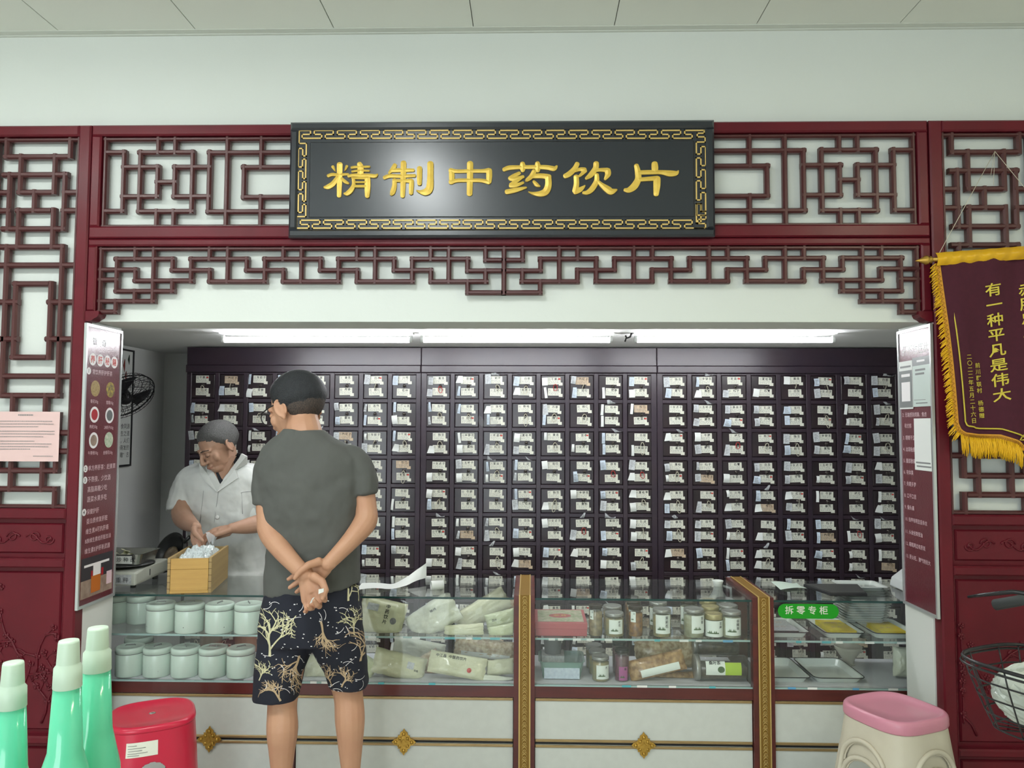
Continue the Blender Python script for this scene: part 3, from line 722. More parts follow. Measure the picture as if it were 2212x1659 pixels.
# ================================================================== wall fan and wall picture in the dispensary
mat('fan_black', (.012, .012, .014), .35)
mat('fan_blade', (.02, .02, .024), .3)
fan_c = atX(268, 856, XBL + .17)
n_ = Vector((.62, -.30, -.72)).normalized()
fan = empty('wall_fan', tuple(fan_c), label='black round wall fan with wire cage beside the health poster', cat='fan')
fan.rotation_euler = n_.to_track_quat('Z', 'Y').to_euler()
R0 = .165
for nm, prof in (('cage_front', .045), ('cage_back', -.045)):
    b = MB()
    for rr, h in ((1, 0), (.93, .6), (.7, .9), (.45, 1.0), (.22, 1.03)):
        b.tube([(R0 * rr * math.cos(t), R0 * rr * math.sin(t), prof * h) for t in [k * math.pi / 18 for k in range(36)]], .0035 if rr == 1 else .0016, 5, closed=True)
    for k in range(36):
        t = k * math.pi / 18; b.tube([(R0 * rr * math.cos(t), R0 * rr * math.sin(t), prof * h) for rr, h in ((1, 0), (.93, .6), (.7, .9), (.45, 1), (.2, 1.03))], .0012, 4)
    b.build(nm, 'fan_black', fan)
b = MB(); b.lathe([(.001, -.06), (.034, -.06), (.036, .03), (.02, .045), (.001, .048)], n=20); b.build('hub', 'fan_black', fan)
for k in range(3):
    b = MB(); t0 = k * 2.094
    b.grid(lambda u, v: ((.03 + .115 * u) * math.cos(t0 + (v - .5) * 1.1), (.03 + .115 * u) * math.sin(t0 + (v - .5) * 1.1), .018 * (v - .5)), 4, 6); b.build('blade', 'fan_blade', fan)
b = MB(); inv = fan.rotation_euler.to_matrix().inverted()
b.tube([(0, 0, -.05), tuple(inv @ Vector((-.06, .0, .02))), tuple(inv @ Vector((-.10, .02, -.04))), tuple(inv @ Vector((-.168, .02, -.06)))], [.03, .024, .018, .018], 10)
b.build('wall_bracket', 'fan_black', fan)
# picture with dark frame on the side wall
pz1, pz0 = float(atX(287, 757, XBL + .012)[2]), float(atX(283, 1006, XBL + .012)[2]); py1 = float(atX(286, 880, XBL + .012)[1]); py0 = py1 - .30
mat('pepper_red', (.25, .03, .02), .5); mat('leaf_dark', (.03, .045, .03), .6)
pic = empty('framed_wall_print', (XBL, (py0 + py1) / 2, pz0), label='white herb print in thin black frame on the dispensary side wall', cat='picture')
def pp(b, nm, m): o = b.build(nm, m, pic); return ppart(o, pic)
b = MB(); b.box(XBL + .0005, XBL + .010, py0, py1, pz0, pz1); pp(b, 'print_sheet', 'paper')
for a in ((py0, py0 + .010, pz0, pz1), (py1 - .010, py1, pz0, pz1), (py0 + .010, py1 - .010, pz0, pz0 + .010), (py0 + .010, py1 - .010, pz1 - .010, pz1)):
    b = MB(); b.box(XBL + .0005, XBL + .016, *a); pp(b, 'frame_bar', 'ink')
b = MB()
for (dy, dz, l, m_) in ((.05, .03, .06, 1), (.10, .06, .08, 0), (.13, .04, .07, 0), (.08, .13, .06, 0), (.20, .05, .07, 0)):
    y, z = py1 - dy, pz1 - dz
    b.tube([(XBL + .011, y, z), (XBL + .0115, y - .006, z - l * .5), (XBL + .011, y, z - l)], [.003, .012, .001], 6, mi=m_, flat=((1, 0, 0), .1))
pp(b, 'painted_pepper', ['pepper_red', 'leaf_dark'])
b = MB()
for i, st in enumerate(('药食同源', '养生之道', '百草，人们', '大地萌发的', '生命“雕”古')):
    b.text(st, .034, (XBL + .0105, py1 - .02, pz0 + .22 - i * .042), ux=(0, 1, 0), anchor='r')
pp(b, 'print_lettering', 'ink')
# ================================================================== glass counters
from mathutils import noise as mnoise
YF, YBK = .270, .690
def zat(px_, py_, Y=YF): return float(atY(px_, py_, Y)[2])
def xat(px_, Y=YF, py_=1400): return float(atY(px_, py_, Y)[0])
ZTOP = zat(1100, 1291) ; ZFL = zat(1000, 1477); ZSH = zat(1000, 1379)
zr0, zr1 = zat(1000, 1505), zat(1000, 1481)
zg1 = zat(1000, 1510); zd1a, zd1b = zat(1000, 1602), zg1
def motif_mesh():
    b = MB(); n = 10
    b.tube([(.0065 * math.cos(t), -.0015, .0065 * math.sin(t)) for t in [k * 2 * math.pi / 10 for k in range(10)]], .0016, 4, closed=True)
    b.ball((0, -.001, 0), .0024, 6)
    for s in (-1, 1):
        b.tube([(s * .0085 * math.cos(t * 1.3 - .4), -.001, .012 + .007 * math.sin(t * 1.9 - 1)) for t in [k * .4 for k in range(6)]], .0013, 4)
        b.tube([(s * (.010 - .004 * t), -.001, -.010 + .010 * t) for t in (0, .5, 1)], .0012, 4)
    return b
MOT = None
def post(parent, xa, xb):
    global MOT
    w = xb - xa; g0, g1 = xa + w * .24, xb - w * .20
    b = MB(); b.box(xa, xb, YF - .012, YF + .03, 0.02, ZTOP + .012); b.box(xa, xb, YF + .03, YBK + .01, ZTOP - .012, ZTOP + .012); b.box(xa, xb, YBK - .03, YBK + .01, .02, ZTOP - .012)
    p = b.build('post', 'counter_red', parent)
    b = MB(); b.box(g0, g1, YF - .0145, YF - .012, .02, ZTOP + .0125); b.box(g0, g1, YF - .0145, YBK + .01, ZTOP + .012, ZTOP + .0145); b.build('gold_band', 'gold_dark', p)
    for x in (g0, g1 - .005):
        b = MB(); b.box(x, x + .005, YF - .0185, YF - .0145, .02, ZTOP + .017); b.box(x, x + .005, YF - .0145, YBK + .01, ZTOP + .0145, ZTOP + .017); b.build('band_edge', 'gold_strip', p)
    z = ZTOP - .010; k = 0
    while z > .1:
        if MOT is None: o = motif_mesh().build('scroll_ornament', 'gold_strip', p); MOT = o.data
        else: o = bpy.data.objects.new('scroll_ornament', MOT); COL.objects.link(o); o.parent = p
        o.location = ((g0 + g1) / 2, YF - .0145, z); z -= .0285; k += 1
    return p
def counter(xa, xb, lab, pl, ornament=True, strips=0):
    """xa..xb glass bay; pl = post width carried on its right"""
    c = empty('display_counter', (0, 0, 0), label=lab, cat='counter', group='glass display counters in the opening')
    def bx(nm, m, *a):
        b = MB(); b.box(*a); return b.build(nm, m, c)
    bx('carcass', 'counter_white', xa + .002, xb - .002, YF + .03, YBK, .08, ZFL - .02)
    bx('plinth', 'counter_red', xa, xb, YF + .04, YBK - .02, .001, .08)
    bx('red_rail', 'counter_red', xa, xb, YF, YF + .03, zr0, zr1)
    bx('showcase_floor', 'base_board', xa, xb, YF + .03, YBK, ZFL - .02, ZFL)
    bx('showcase_sill', 'glass_edge_pale', xa, xb, YF + .002, YF + .012, zr1, zr1 + .006)
    hts = [(zat(1000, 1600.5), zr0 - .003), (.032, zat(1000, 1607))]
    for (z0, z1) in hts:
        b = MB(); b.box(xa + .003, xb - .003, YF + .004, YF + .03, z0, z1); d = b.build('drawer', 'counter_white', c)
        for (e0, e1) in ((z1 - .011, z1), (z0, z0 + .011)):
            b = MB(); b.cbox(xa + .003, xb - .003, YF - .001, YF + .004, e0, e1, .002); b.build('gold_trim', 'gold_trim', d)
    bx('drawer_gap', 'ink', xa + .003, xb - .003, YF + .012, YF + .03, hts[1][1], hts[0][0])
    bx('kick_rail', 'counter_red', xa, xb, YF + .004, YF + .03, .001, .030)
    if ornament:
        xm = (xa + xb) / 2 if ornament is True else ornament; zm = (hts[0][0] + hts[1][1]) / 2; b = MB()
        qd = [(0, 113), (12, 92), (32, 78), (36, 54), (52, 56), (50, 44), (62, 28), (82, 22), (107, 0)]
        out = [(x, z) for x, z in qd] + [(x, -z) for x, z in qd[::-1][1:]]
        out += [(-x, z) for x, z in out[::-1]][1:-1]
        out = [(xm + x / 113 * .055, zm + z / 113 * .056) for x, z in out][::-1]
        for s_, y in ((1, YF - .006), (.6, YF - .010), (.25, YF - .013)):
            b.prism([(xm + (x - xm) * s_, y, zm + (z - zm) * s_) for x, z in out], (0, .004 if s_ < 1 else .0045, 0))
        for k in range(4):
            t = k * math.pi / 2; b.ball((xm + .034 * math.cos(t), YF - .008, zm + .034 * math.sin(t)), .008, 6)
            t += math.pi / 4; b.ball((xm + .022 * math.cos(t), YF - .008, zm + .022 * math.sin(t)), .007, 6)
        b.build('brass_plate', 'brass', c)
    # glass
    bx('front_glass', 'glass_pane', xa + .001, xb - .001, YF + .003, YF + .008, zr1, ZTOP - .010)
    bx('top_glass', 'glass_top', xa + .001, xb - .001, YF + .0, YBK, ZTOP - .008, ZTOP)
    bx('top_glass_edge', 'glass_edge', xa + .001, xb - .001, YF - .0015, YF + .0, ZTOP - .008, ZTOP)
    bx('glass_shelf', 'glass_top', xa + .002, xb - .002, YF + .022, YBK - .03, ZSH - .008, ZSH)
    bx('shelf_edge', 'glass_edge_pale', xa + .002, xb - .002, YF + .020, YF + .022, ZSH - .008, ZSH)
    # price strips stuck along the shelf edge and sill
    if strips:
        rs_ = random.Random(strips); x = xa + .06
        while x < xb - .07:
            l = rs_.uniform(.022, .045); lvl = rs_.choice((0, 0, 1)); z = ZSH - .010 if lvl == 0 else zr1 + .0005; y = YF + .0182 if lvl == 0 else YF + .0005
            bx('price_strip', rs_.choice(('paper', 'paper', 'strip_blue', 'strip_teal')), x, x + l, y, y + .0012, z, z + .009); x += l + rs_.uniform(.004, .05)
    # shelf clips
    for x in (xa + .004, xb - .014):
        for y in (YF + .06, YBK - .08): bx('shelf_bracket', 'gold_strip', x, x + .010, y, y + .012, ZSH - .016, ZSH - .008)
    if pl: post(c, xb, xb + pl)
    return c
P1 = (xat(597), xat(640)); P2 = (xat(1110), xat(1155)); P3 = (xat(1625), xat(1670))
pw = P2[1] - P2[0]
XA0 = P1[0] - (P2[0] - P1[1])
counter(XA0, P1[0], 'glass counter with mint enamel canisters under the wooden drawer', pw, ornament=xat(458))
counter(P1[0] + pw, P2[0], 'glass counter stuffed with plastic bags of herbs', pw, strips=3)
counter(P2[1], P3[0], 'glass counter with herb jars and a pink gift box', pw, strips=8)
counter(P3[1], P3[1] + (P3[0] - P2[1]), 'glass counter with enamel trays and a green sticker', 0, strips=12)

def place(px_, Y): return xat(px_, Y, 1400)
# ------------------------------------------------------------------ enamel canisters
m = mat('enamel_mint', (.66, .78, .69), .22, coat=.3, noise=(2.2, .10, (.56, .68, .58)))
def chips(m, scale, thr, col=(.03, .025, .02)):
    nt = m.node_tree; bs = nt.nodes['Principled BSDF']; n = nt.nodes.new('ShaderNodeTexNoise'); n.inputs['Scale'].default_value = scale; n.inputs['Detail'].default_value = 3
    tc = nt.nodes.new('ShaderNodeTexCoord'); nt.links.new(tc.outputs['Object'], n.inputs['Vector'])
    r = nt.nodes.new('ShaderNodeMath'); r.operation = 'GREATER_THAN'; r.inputs[1].default_value = thr; nt.links.new(n.outputs['Fac'], r.inputs[0])
    mx = nt.nodes.new('ShaderNodeMixRGB'); mx.inputs[2].default_value = (*col, 1); nt.links.new(r.outputs[0], mx.inputs[0])
    src = bs.inputs['Base Color'].links[0].from_socket if bs.inputs['Base Color'].links else None
    if src: nt.links.new(src, mx.inputs[1])
    else: mx.inputs[1].default_value = bs.inputs['Base Color'].default_value
    nt.links.new(mx.outputs[0], bs.inputs['Base Color'])
chips(MATS['enamel_mint'], 38, .735)
def canister(px_, Y, z, lab, r=.061, h=.125, tag_paper=False, rz=0):
    x = place(px_, Y); c = empty('enamel_canister', (x, Y, z), (0, 0, rz), label=lab, cat='canister', group='mint enamel canisters')
    b = MB(); b.lathe([(r * .97, .0), (r, .004), (r, h * .74), (r * .985, h * .76), (r * .985, h * .79)], n=36); b.build('body', 'enamel_mint', c)
    b = MB(); b.lathe([(r * .99, h * .785), (r * 1.025, h * .79), (r * 1.025, h * .93), (r * 1.0, h * .96), (r * .9, h * .985), (r * .86, h * .975), (r * .3, h * .99), (.001, h * .992)], n=36); lid = b.build('lid', 'enamel_mint', c)
    b = MB(); b.tube([(-.02, 0, h * .985), (-.018, 0, h * 1.02), (.018, 0, h * 1.02), (.02, 0, h * .985)], .0022, 6); b.build('lid_handle', 'ink_grey', lid)
    b = MB(); b.lathe([(r * 1.004, h * .765), (r * 1.006, h * .775), (r * 1.004, h * .785)], n=36, caps=False); b.build('rim_line', 'ink_grey', c)
    if tag_paper:
        b = MB(); b.grid(lambda u, v: ((r + .0006) * math.sin((u - .6) * 1.0), -(r + .0006) * math.cos((u - .6) * 1.0), h * (.12 + .5 * v)), 8, 2); b.build('torn_label', 'label_aged', c)
    return c
TOPC = [(346, .345), (408, .345), (473, .345), (536, .345)]
for i, (p, y) in enumerate(TOPC):
    canister(p, y, ZSH + .0005, ('mint enamel canister on the glass shelf, first beside the bare wall end', 'mint enamel canister on the glass shelf, second of four in front', 'mint enamel canister on the glass shelf, third of four in front', 'mint enamel canister with a torn paper label beside the patterned shorts')[i], tag_paper=(i == 3), rz=i * .7)
for i, (p, y) in enumerate([(302, .49), (248, .49)]):
    canister(p, y, ZSH + .0005, ('mint enamel canister set back behind the front row on the glass shelf', 'mint enamel canister set back in the shelf corner beside the poster')[i])
for i, p in enumerate((282, 341, 401, 461, 521)):
    canister(p, .345, ZFL + .0005, ('mint enamel canister on the case floor nearest the green spray bottles', 'mint enamel canister on the case floor, second along from the poster', 'mint enamel canister on the case floor, third along from the poster', 'mint enamel canister on the case floor, fourth along from the poster', 'mint enamel canister on the case floor beside the patterned shorts')[i], rz=i * .9 + .3, r=.0595)
for i, p in enumerate((285, 268)):
    if i == 0: canister(300, .50, ZFL + .0005, 'mint enamel canister set back on the case floor behind the others')

# ------------------------------------------------------------------ bags of herbs
def herb_mat(nm, a, b_, sc=60): return mat(nm, a, .35, noise=(sc, .9, b_, 6), bump=(15, 1.0), coat=.5)
herb_mat('bag_cream', (.70, .70, .48), (.58, .58, .38), 9); herb_mat('bag_white', (.76, .79, .68), (.62, .64, .5), 7); herb_mat('bag_tan', (.62, .52, .34), (.30, .19, .09), 55); herb_mat('bag_brown', (.50, .32, .15), (.18, .09, .04), 45); herb_mat('bag_green', (.62, .68, .44), (.5, .54, .28), 12)
def bag(nm, lab, cx_, cy_, cz_, w, h, t, rot, m, seed=0, prints=(), patch=None, crump=.006, group='plastic bags of herbs', cat='bag', sub=26):
    """flat sealed pouch lying in local xz plane, swelling along y; rot = euler"""
    o = empty(nm, (cx_, cy_, cz_), rot, label=lab, cat=cat, group=group)
    b = MB()
    def P(u, v, side):
        a, c = u * 2 - 1, v * 2 - 1
        e = max(0, (1 - abs(a) ** 3.0)) * max(0, (1 - abs(c) ** 3.5)); e = e ** .6
        nv = mnoise.noise(Vector((a * 1.7 + seed, c * 1.7, side * .6 + seed))) + .7 * (.35 - abs(mnoise.noise(Vector((a * 3.1 + c, c * 2.6 + seed, side))))) + .4 * (.3 - abs(mnoise.noise(Vector((a * 6.3, c * 7.1 + seed, side * 2 + a)))))
        ex = 1 + .05 * mnoise.noise(Vector((c * 3 + seed, a, 2)))
        return (a * w / 2 * ex, side * t / 2 * e * (1 + .35 * nv) + crump * nv * .6, c * h / 2 * (1 + .05 * mnoise.noise(Vector((a * 3, seed, 5)))))
    b.grid(lambda u, v: P(u, v, -1), sub, sub); b.grid(lambda u, v: P(1 - u, v, 1), sub, sub)
    M4 = Matrix.LocRotScale(Vector((cx_, cy_, cz_)), Euler(rot), None); Mi = M4.inverted()
    def clampw(p):
        q = M4 @ Vector(p); lo, hi = (ZSH + .0012, ZTOP - .011) if cz_ > ZSH else (ZFL + .0012, ZSH - .010)
        q.z = max(lo, min(hi, q.z)); q.y = max(YF + .013, min(YBK - .004, q.y))
        for (pa_, pb_) in (P1, P2, P3):
            if cx_ < pa_: q.x = min(q.x, pa_ - .004)
            elif cx_ > pb_: q.x = max(q.x, pb_ + .004)
        return tuple(Mi @ q)
    b.v = [clampw(p) for p in b.v]
    body = b.build('pouch', m, o)
    def onto(x, z, lift=.0015):
        q = P(x / w + .5, z / h + .5, -1); return clampw((x, q[1] - lift, z))
    for (kind, x, z, s, arg) in prints:
        b = MB()
        if kind == 't':
            b.text(arg, s, (0, 0, 0), off=.015); b.v = [onto(x + p[0], z + p[2]) for p in b.v]; b.build('printed_text', 'ink', o)
        elif kind == 'v':
            b.text(arg, s, (0, 0, 0), off=.015, vertical=True); b.v = [onto(x + p[0], z + p[2]) for p in b.v]; b.build('printed_text', 'ink', o)
        elif kind == 'p':
            b.grid(lambda u, v: onto(x + (u - .5) * s, z + (v - .5) * arg[0]), 6, 6); b.build('paper_label', arg[1], o)
        elif kind == 'd':
            b._add([onto(x, z, .002)] + [onto(x + s * math.cos(a), z + s * math.sin(a), .002) for a in [k * math.pi / 8 for k in range(16)]], [(0, 1 + k, 1 + (k + 1) % 16) for k in range(16)]); b.build('printed_seal', arg, o)
    return o
def bagpx(nm, lab, pc, Y, base, wpx, hpx, t, rots, m, **k):
    """centre pixel, depth, size in pixels"""
    s = (3.05 + Y) / 1650; p = atY(pc[0], pc[1], Y)
    return bag(nm, lab, float(p[0]), Y, float(p[2]), wpx * s, hpx * s, t, rots, m, **k)
R_ = math.radians
bagpx('herb_bag', 'cream herb pouch with black characters beside the patterned shorts', (824, 1332), .375, ZSH, 98, 74, .09, (R_(-18), R_(14), R_(5)), 'bag_cream', seed=1, prints=[('v', .02, .055, .020, '中药饮片'), ('d', .055, -.010, .014, 'ink_grey'), ('p', -.045, .03, .05, (.03, 'paper_grey'))])
bagpx('herb_bag', 'plump pale herb bag bulging in the middle of the glass shelf', (936, 1335), .385, ZSH, 114, 66, .12, (R_(-12), R_(-34), R_(-4)), 'bag_white', seed=4, prints=[('t', .02, .015, .014, '神州')])
bagpx('herb_bag', 'clear bag of pale slices leaning across the shelf top', (1040, 1320), .52, ZSH, 124, 48, .07, (R_(-14), R_(-30), R_(8)), 'bag_cream', seed=8, crump=.010)
bagpx('herb_bag', 'pale green small herb pouch beside the gold post', (1083, 1338), .41, ZSH, 66, 34, .05, (R_(-10), R_(-14), R_(0)), 'bag_green', seed=12, prints=[('t', -.04, .0, .012, '饮片')])
bagpx('herb_bag', 'flat cream herb pouch lying along the shelf glass', (1002, 1362), .335, ZSH, 84, 26, .04, (R_(-15), R_(-4), 0), 'bag_cream', seed=15)
bagpx('herb_bag', 'small green herb pouch in the shelf corner by the gold post', (1086, 1363), .335, ZSH, 60, 26, .04, (R_(-10), R_(-12), 0), 'bag_green', seed=17)
bagpx('herb_bag', 'grey clear bag with dark herbs behind the pale pouches', (1092, 1310), .62, ZSH, 60, 40, .06, (R_(-10), R_(20), 0), 'bag_tan', seed=22)
bagpx('herb_bag', 'cream herb pouch with blurred square print on the case floor', (862, 1437), .355, ZFL, 112, 52, .07, (R_(-25), R_(14), R_(4)), 'bag_cream', seed=25, prints=[('p', .05, .005, .03, (.028, 'paper_grey')), ('t', .068, -.015, .010, '合格')])
bagpx('herb_bag', 'clear bag of tan bark pieces in the middle of the case floor', (922, 1441), .47, ZFL, 70, 52, .07, (R_(-20), R_(-30), 0), 'bag_tan', seed=29)
bagpx('herb_bag', 'large cream pouch with a red seal on the case floor', (988, 1437), .335, ZFL, 122, 46, .045, (R_(-30), R_(9), 0), 'bag_cream', seed=33, prints=[('t', -.10, .018, .016, '中江县 中医药饮片'), ('d', .055, -.018, .010, 'ink_red')])
bagpx('herb_bag', 'bag of beige chips with a white edge on top of the heap', (1050, 1403), .47, ZFL, 135, 42, .08, (R_(-15), R_(6), 0), 'bag_tan', seed=37, prints=[('p', 0, -.026, .22, (.022, 'paper'))])
bagpx('herb_bag', 'folded cream pouch at the foot of the gold post', (1080, 1441), .37, ZFL, 58, 32, .045, (R_(-20), R_(-6), 0), 'bag_cream', seed=41)
bagpx('herb_bag', 'dark mottled bag flat under the cream pouches', (960, 1458), .42, ZFL, 150, 20, .045, (R_(-40), R_(-6), 0), 'bag_brown', seed=44)
bagpx('herb_bag', 'small knotted bag with dark print on the case floor near the bare leg', (792, 1440), .345, ZFL, 42, 40, .05, (R_(-15), R_(30), 0), 'bag_green', seed=48, prints=[('t', -.02, .0, .012, '15')])
bagpx('herb_bag', 'clear bag lying flat near the showcase sill by the gold post', (1070, 1468), .33, ZFL, 80, 16, .03, (R_(-45), R_(5), 0), 'bag_white', seed=51)
bagpx('herb_bag', 'cloudy grey bag at the back of the case floor', (905, 1403), .61, ZFL, 110, 40, .06, (R_(-10), R_(10), 0), 'bag_white', seed=55)
bagpx('herb_bag', 'clear bag seen between the bare legs on the case floor', (690, 1440), .38, ZFL, 90, 55, .08, (R_(-15), R_(-10), 0), 'bag_cream', seed=60)
bagpx('herb_bag', 'pale bag on the glass shelf hidden behind the patterned shorts', (740, 1345), .40, ZSH, 90, 50, .08, (R_(-12), R_(8), 0), 'bag_cream', seed=64)

# ------------------------------------------------------------------ jars
mat('jar_lid_grey', (.36, .36, .34), .3, metal=.5); mat('jar_lid_brown', (.035, .022, .016), .35); mat('jar_lid_gold', (.42, .36, .18), .35, metal=.4); mat('jar_lid_black', (.015, .015, .015), .35)
herb_mat('fill_beans', (.42, .33, .18), (.16, .11, .05), 45); herb_mat('fill_orange', (.38, .17, .03), (.10, .03, .01), 50); herb_mat('fill_flower', (.42, .32, .14), (.25, .26, .14), 60); herb_mat('fill_pale', (.42, .44, .30), (.3, .3, .18), 50); herb_mat('fill_dark', (.14, .10, .06), (.05, .035, .02), 55); herb_mat('fill_purple', (.16, .03, .07), (.05, .01, .03), 50)
mat('label_white', (.82, .88, .82), .5); mat('label_purple', (.42, .12, .30), .5); mat('label_green', (.42, .62, .05), .5); mat('leaf_print', (.08, .14, .06), .6)
def jar(px_, Y, z, r, h, lid, fill, lab, label=None, txt='', rz=0, level=.88, lidh=.014):
    x = place(px_, Y); j = empty('herb_jar', (x, Y, z), (0, 0, 0), label=lab, cat='jar', group='plastic herb jars')
    b = MB(); b.lathe([(r * .94, 0), (r, .004), (r, h - lidh - .006), (r * .93, h - lidh)], n=24, caps=False); b.build('jar_wall', 'clear_plastic', j)
    b = MB(); b.lathe([(r * .9, .002), (r * .95, .006), (r * .95, h * level - lidh), (r * .6, h * level - lidh + .004), (.001, h * level - lidh + .005)], n=20); b.build('contents', fill, j)
    b = MB(); b.lathe([(r * .97, h - lidh), (r * .99, h - lidh + .001), (r * .99, h - .002), (r * .93, h), (r * .80, h - .003), (.001, h - .003)], n=24); l = b.build('lid', lid, j)
    if label:
        hw2, z0, z1, off, lm = label; rr = r + .0008
        b = MB(); b.grid(lambda u, v: (rr * math.sin(off + (u - .5) * 2 * hw2), -rr * math.cos(off + (u - .5) * 2 * hw2), h * lerp(z0, z1, v)), 10, 1); lb = b.build('paper_label', lm, j)
        if txt is not None:
            b = MB(); r2 = rr + .0006
            def wrap(u, zz): return (r2 * math.sin(off + u), -r2 * math.cos(off + u), zz)
            bb = MB(); s = h * (z1 - z0) * .2; bb.text(txt, s, (0, 0, 0), off=.01, vertical=True)
            bb.v = [wrap(p[0] / r2 + hw2 * .45, h * z1 - .004 + p[2]) for p in bb.v]; b._add(bb.v, bb.f, 0)
            for k in range(7):
                a0 = -hw2 * .75 + k * hw2 * .14; hh = (.10 + .12 * abs(math.sin(k * 2.1))) * h * (z1 - z0); zz = h * lerp(z0, z1, .2)
                b._add([wrap(a0, zz), wrap(a0 + hw2 * .2, zz), wrap(a0 + hw2 * .1, zz + hh)], [(0, 1, 2)], 1)
            b.build('label_print', ['ink', 'leaf_print'], j)
    return j
LW = (.75, .15, .75, 0.1, 'label_white')
yj = .345
jar(1287, yj, ZSH, .030, .132, 'jar_lid_brown', 'fill_beans', 'tall jar of tan beans beside the pink gift box', (.30, .55, .85, -.7, 'label_white'), '豆')
jar(1327, yj, ZSH, .042, .100, 'jar_lid_grey', 'fill_flower', 'squat jar with leaf label in front of its twin', LW, '玫花')
jar(1323, .45, ZSH, .042, .105, 'jar_lid_grey', 'fill_flower', 'squat jar standing behind the leaf labelled jar', LW, '玫花')
for i, (p, y) in enumerate(((1373, yj), (1369, .435), (1366, .525))):
    jar(p, y, ZSH, .032, .128, 'jar_lid_brown', 'fill_orange', ('brown lidded jar of orange strips at the front', 'brown lidded jar of orange strips, second from the front', 'brown lidded jar of orange strips at the very back')[i], (.35, .50, .85, -.45, 'label_white'), '红')
jar(1430, yj, ZSH, .040, .118, 'jar_lid_grey', 'fill_flower', 'jar of small blossoms with a tall white label in the middle', (.85, .15, .82, 0, 'label_white'), '茉莉花')
jar(1422, .45, ZSH, .040, .125, 'jar_lid_grey', 'fill_flower', 'jar standing behind the tall white blossom label', (.7, .2, .8, -.6, 'label_white'), '茉莉')
jar(1499, yj, ZSH, .044, .120, 'jar_lid_grey', 'fill_pale', 'jar of pale flowers with a white label and yellow-green fill', (.75, .18, .80, .35, 'label_white'), '贡菊')
jar(1488, .46, ZSH, .038, .130, 'jar_lid_brown', 'fill_flower', 'brown capped jar behind the pale flower jar', (.7, .2, .8, -.6, 'label_white'), '花')
jar(1542, yj, ZSH, .039, .100, 'jar_lid_gold', 'fill_dark', 'short gold lidded jar wrapped in a wide white label', (1.3, .06, .74, 0, 'label_white'), '芝麻', lidh=.024)
jar(1535, .435, ZSH, .039, .110, 'jar_lid_gold', 'fill_dark', 'gold lidded jar behind the short gold lidded one', (1.2, .1, .74, 0, 'label_white'), '芝', lidh=.02)
jar(1530, .525, ZSH, .039, .118, 'jar_lid_gold', 'fill_dark', 'gold lidded jar at the back of the jar shelf', (1.2, .1, .74, 0, 'label_white'), '芝', lidh=.02)
for i, (p, y, hh) in enumerate(((1580, yj, .112), (1574, .435, .116), (1567, .525, .122))):
    jar(p, y, ZSH, .042, hh, 'jar_lid_grey', 'fill_pale', ('grey lidded jar with a text label at the shelf end', 'grey lidded jar behind the text labelled one', 'grey lidded jar furthest back at the shelf end')[i], (.9, .12, .78, .05, 'label_white'), '谷精草')
for i, (p, y) in enumerate(((1297, yj), (1290, .43), (1283, .515))):
    jar(p, y, ZFL, .038, .104, 'jar_lid_grey', 'fill_flower', ('short clear jar with white label on the case floor at the front', 'short clear jar on the case floor, second from the front', 'short clear jar on the case floor at the back')[i], (.8, .12, .68, .25, 'label_white'), '方')
jar(1343, yj, ZFL, .032, .135, 'jar_lid_black', 'fill_purple', 'black lidded jar with purple label on the case floor', (.6, .05, .48, .1, 'label_purple'), '桑')
jar(1338, .45, ZFL, .032, .138, 'jar_lid_black', 'fill_purple', 'black lidded jar behind the purple labelled one', (.6, .05, .48, .1, 'label_purple'), '桑')
# two large jars lying on their sides
def big_jar(px0, px1, Y, zc, r, lab, fill, green):
    x0, x1 = place(px0, Y), place(px1, Y); j = empty('lying_jar', (x0, Y, zc), label=lab, cat='jar', group='large jars lying on their sides')
    ln = x1 - x0
    b = MB(); b.lathe([(r * .95, .018), (r, .024), (r, ln - .004), (r * .95, ln)], n=28, axis='X', caps=False); b.build('jar_wall', 'clear_plastic', j)
    b = MB(); b.lathe([(r * .9, .022), (r * .9, ln - .006)], n=20, axis='X'); b.v = [(x, y, min(z, r * .25)) for x, y, z in b.v]; b.build('contents', fill, j)
    b = MB(); b.lathe([(r * .98, 0), (r * 1.02, .003), (r * 1.02, .020)], n=28, axis='X'); b.build('lid', 'jar_lid_grey', j)
    if green:
        def W(u, t): a = -.55 + t; return (u, -(r + .001) * math.cos(a), -(r + .001) * math.sin(a) + 0)
        b = MB(); b.grid(lambda u, v: (lerp(ln * .18, ln * .55, u), -(r + .001) * math.cos(lerp(-.35, .75, v)), (r + .001) * math.sin(lerp(-.35, .75, v))), 4, 8); b.build('paper_label', 'label_white', j)
        b = MB(); b.grid(lambda u, v: (lerp(ln * .55, ln * .86, u), -(r + .001) * math.cos(lerp(-.35, .65, v)), (r + .001) * math.sin(lerp(-.35, .65, v))), 4, 8); b.build('green_label', 'label_green', j)
        b = MB(); t = MB(); t.text('桑叶茶', .017, (0, 0, 0), off=.015); b._add([(ln * .24 + p[0], -(r + .0016) * math.cos(.45 + p[2] / r), (r + .0016) * math.sin(.45 + p[2] / r)) for p in t.v], t.f, 0)
        b._add([(ln * .47, -(r + .0016) * math.cos(.1), (r + .0016) * math.sin(.1))] + [(ln * .47 + .015 * math.cos(a), -(r + .0016) * math.cos(.1 + .25 * math.sin(a)), (r + .0016) * math.sin(.1 + .25 * math.sin(a))) for a in [k * math.pi / 8 for k in range(16)]], [(0, 1 + k, 1 + (k + 1) % 16) for k in range(16)], 1)
        b.build('label_print', ['ink', 'leaf_print'], j)
big_jar(1499, 1610, .36, ZFL + .0545, .053, 'big clear jar lying down with a green and white label', 'fill_dark', True)
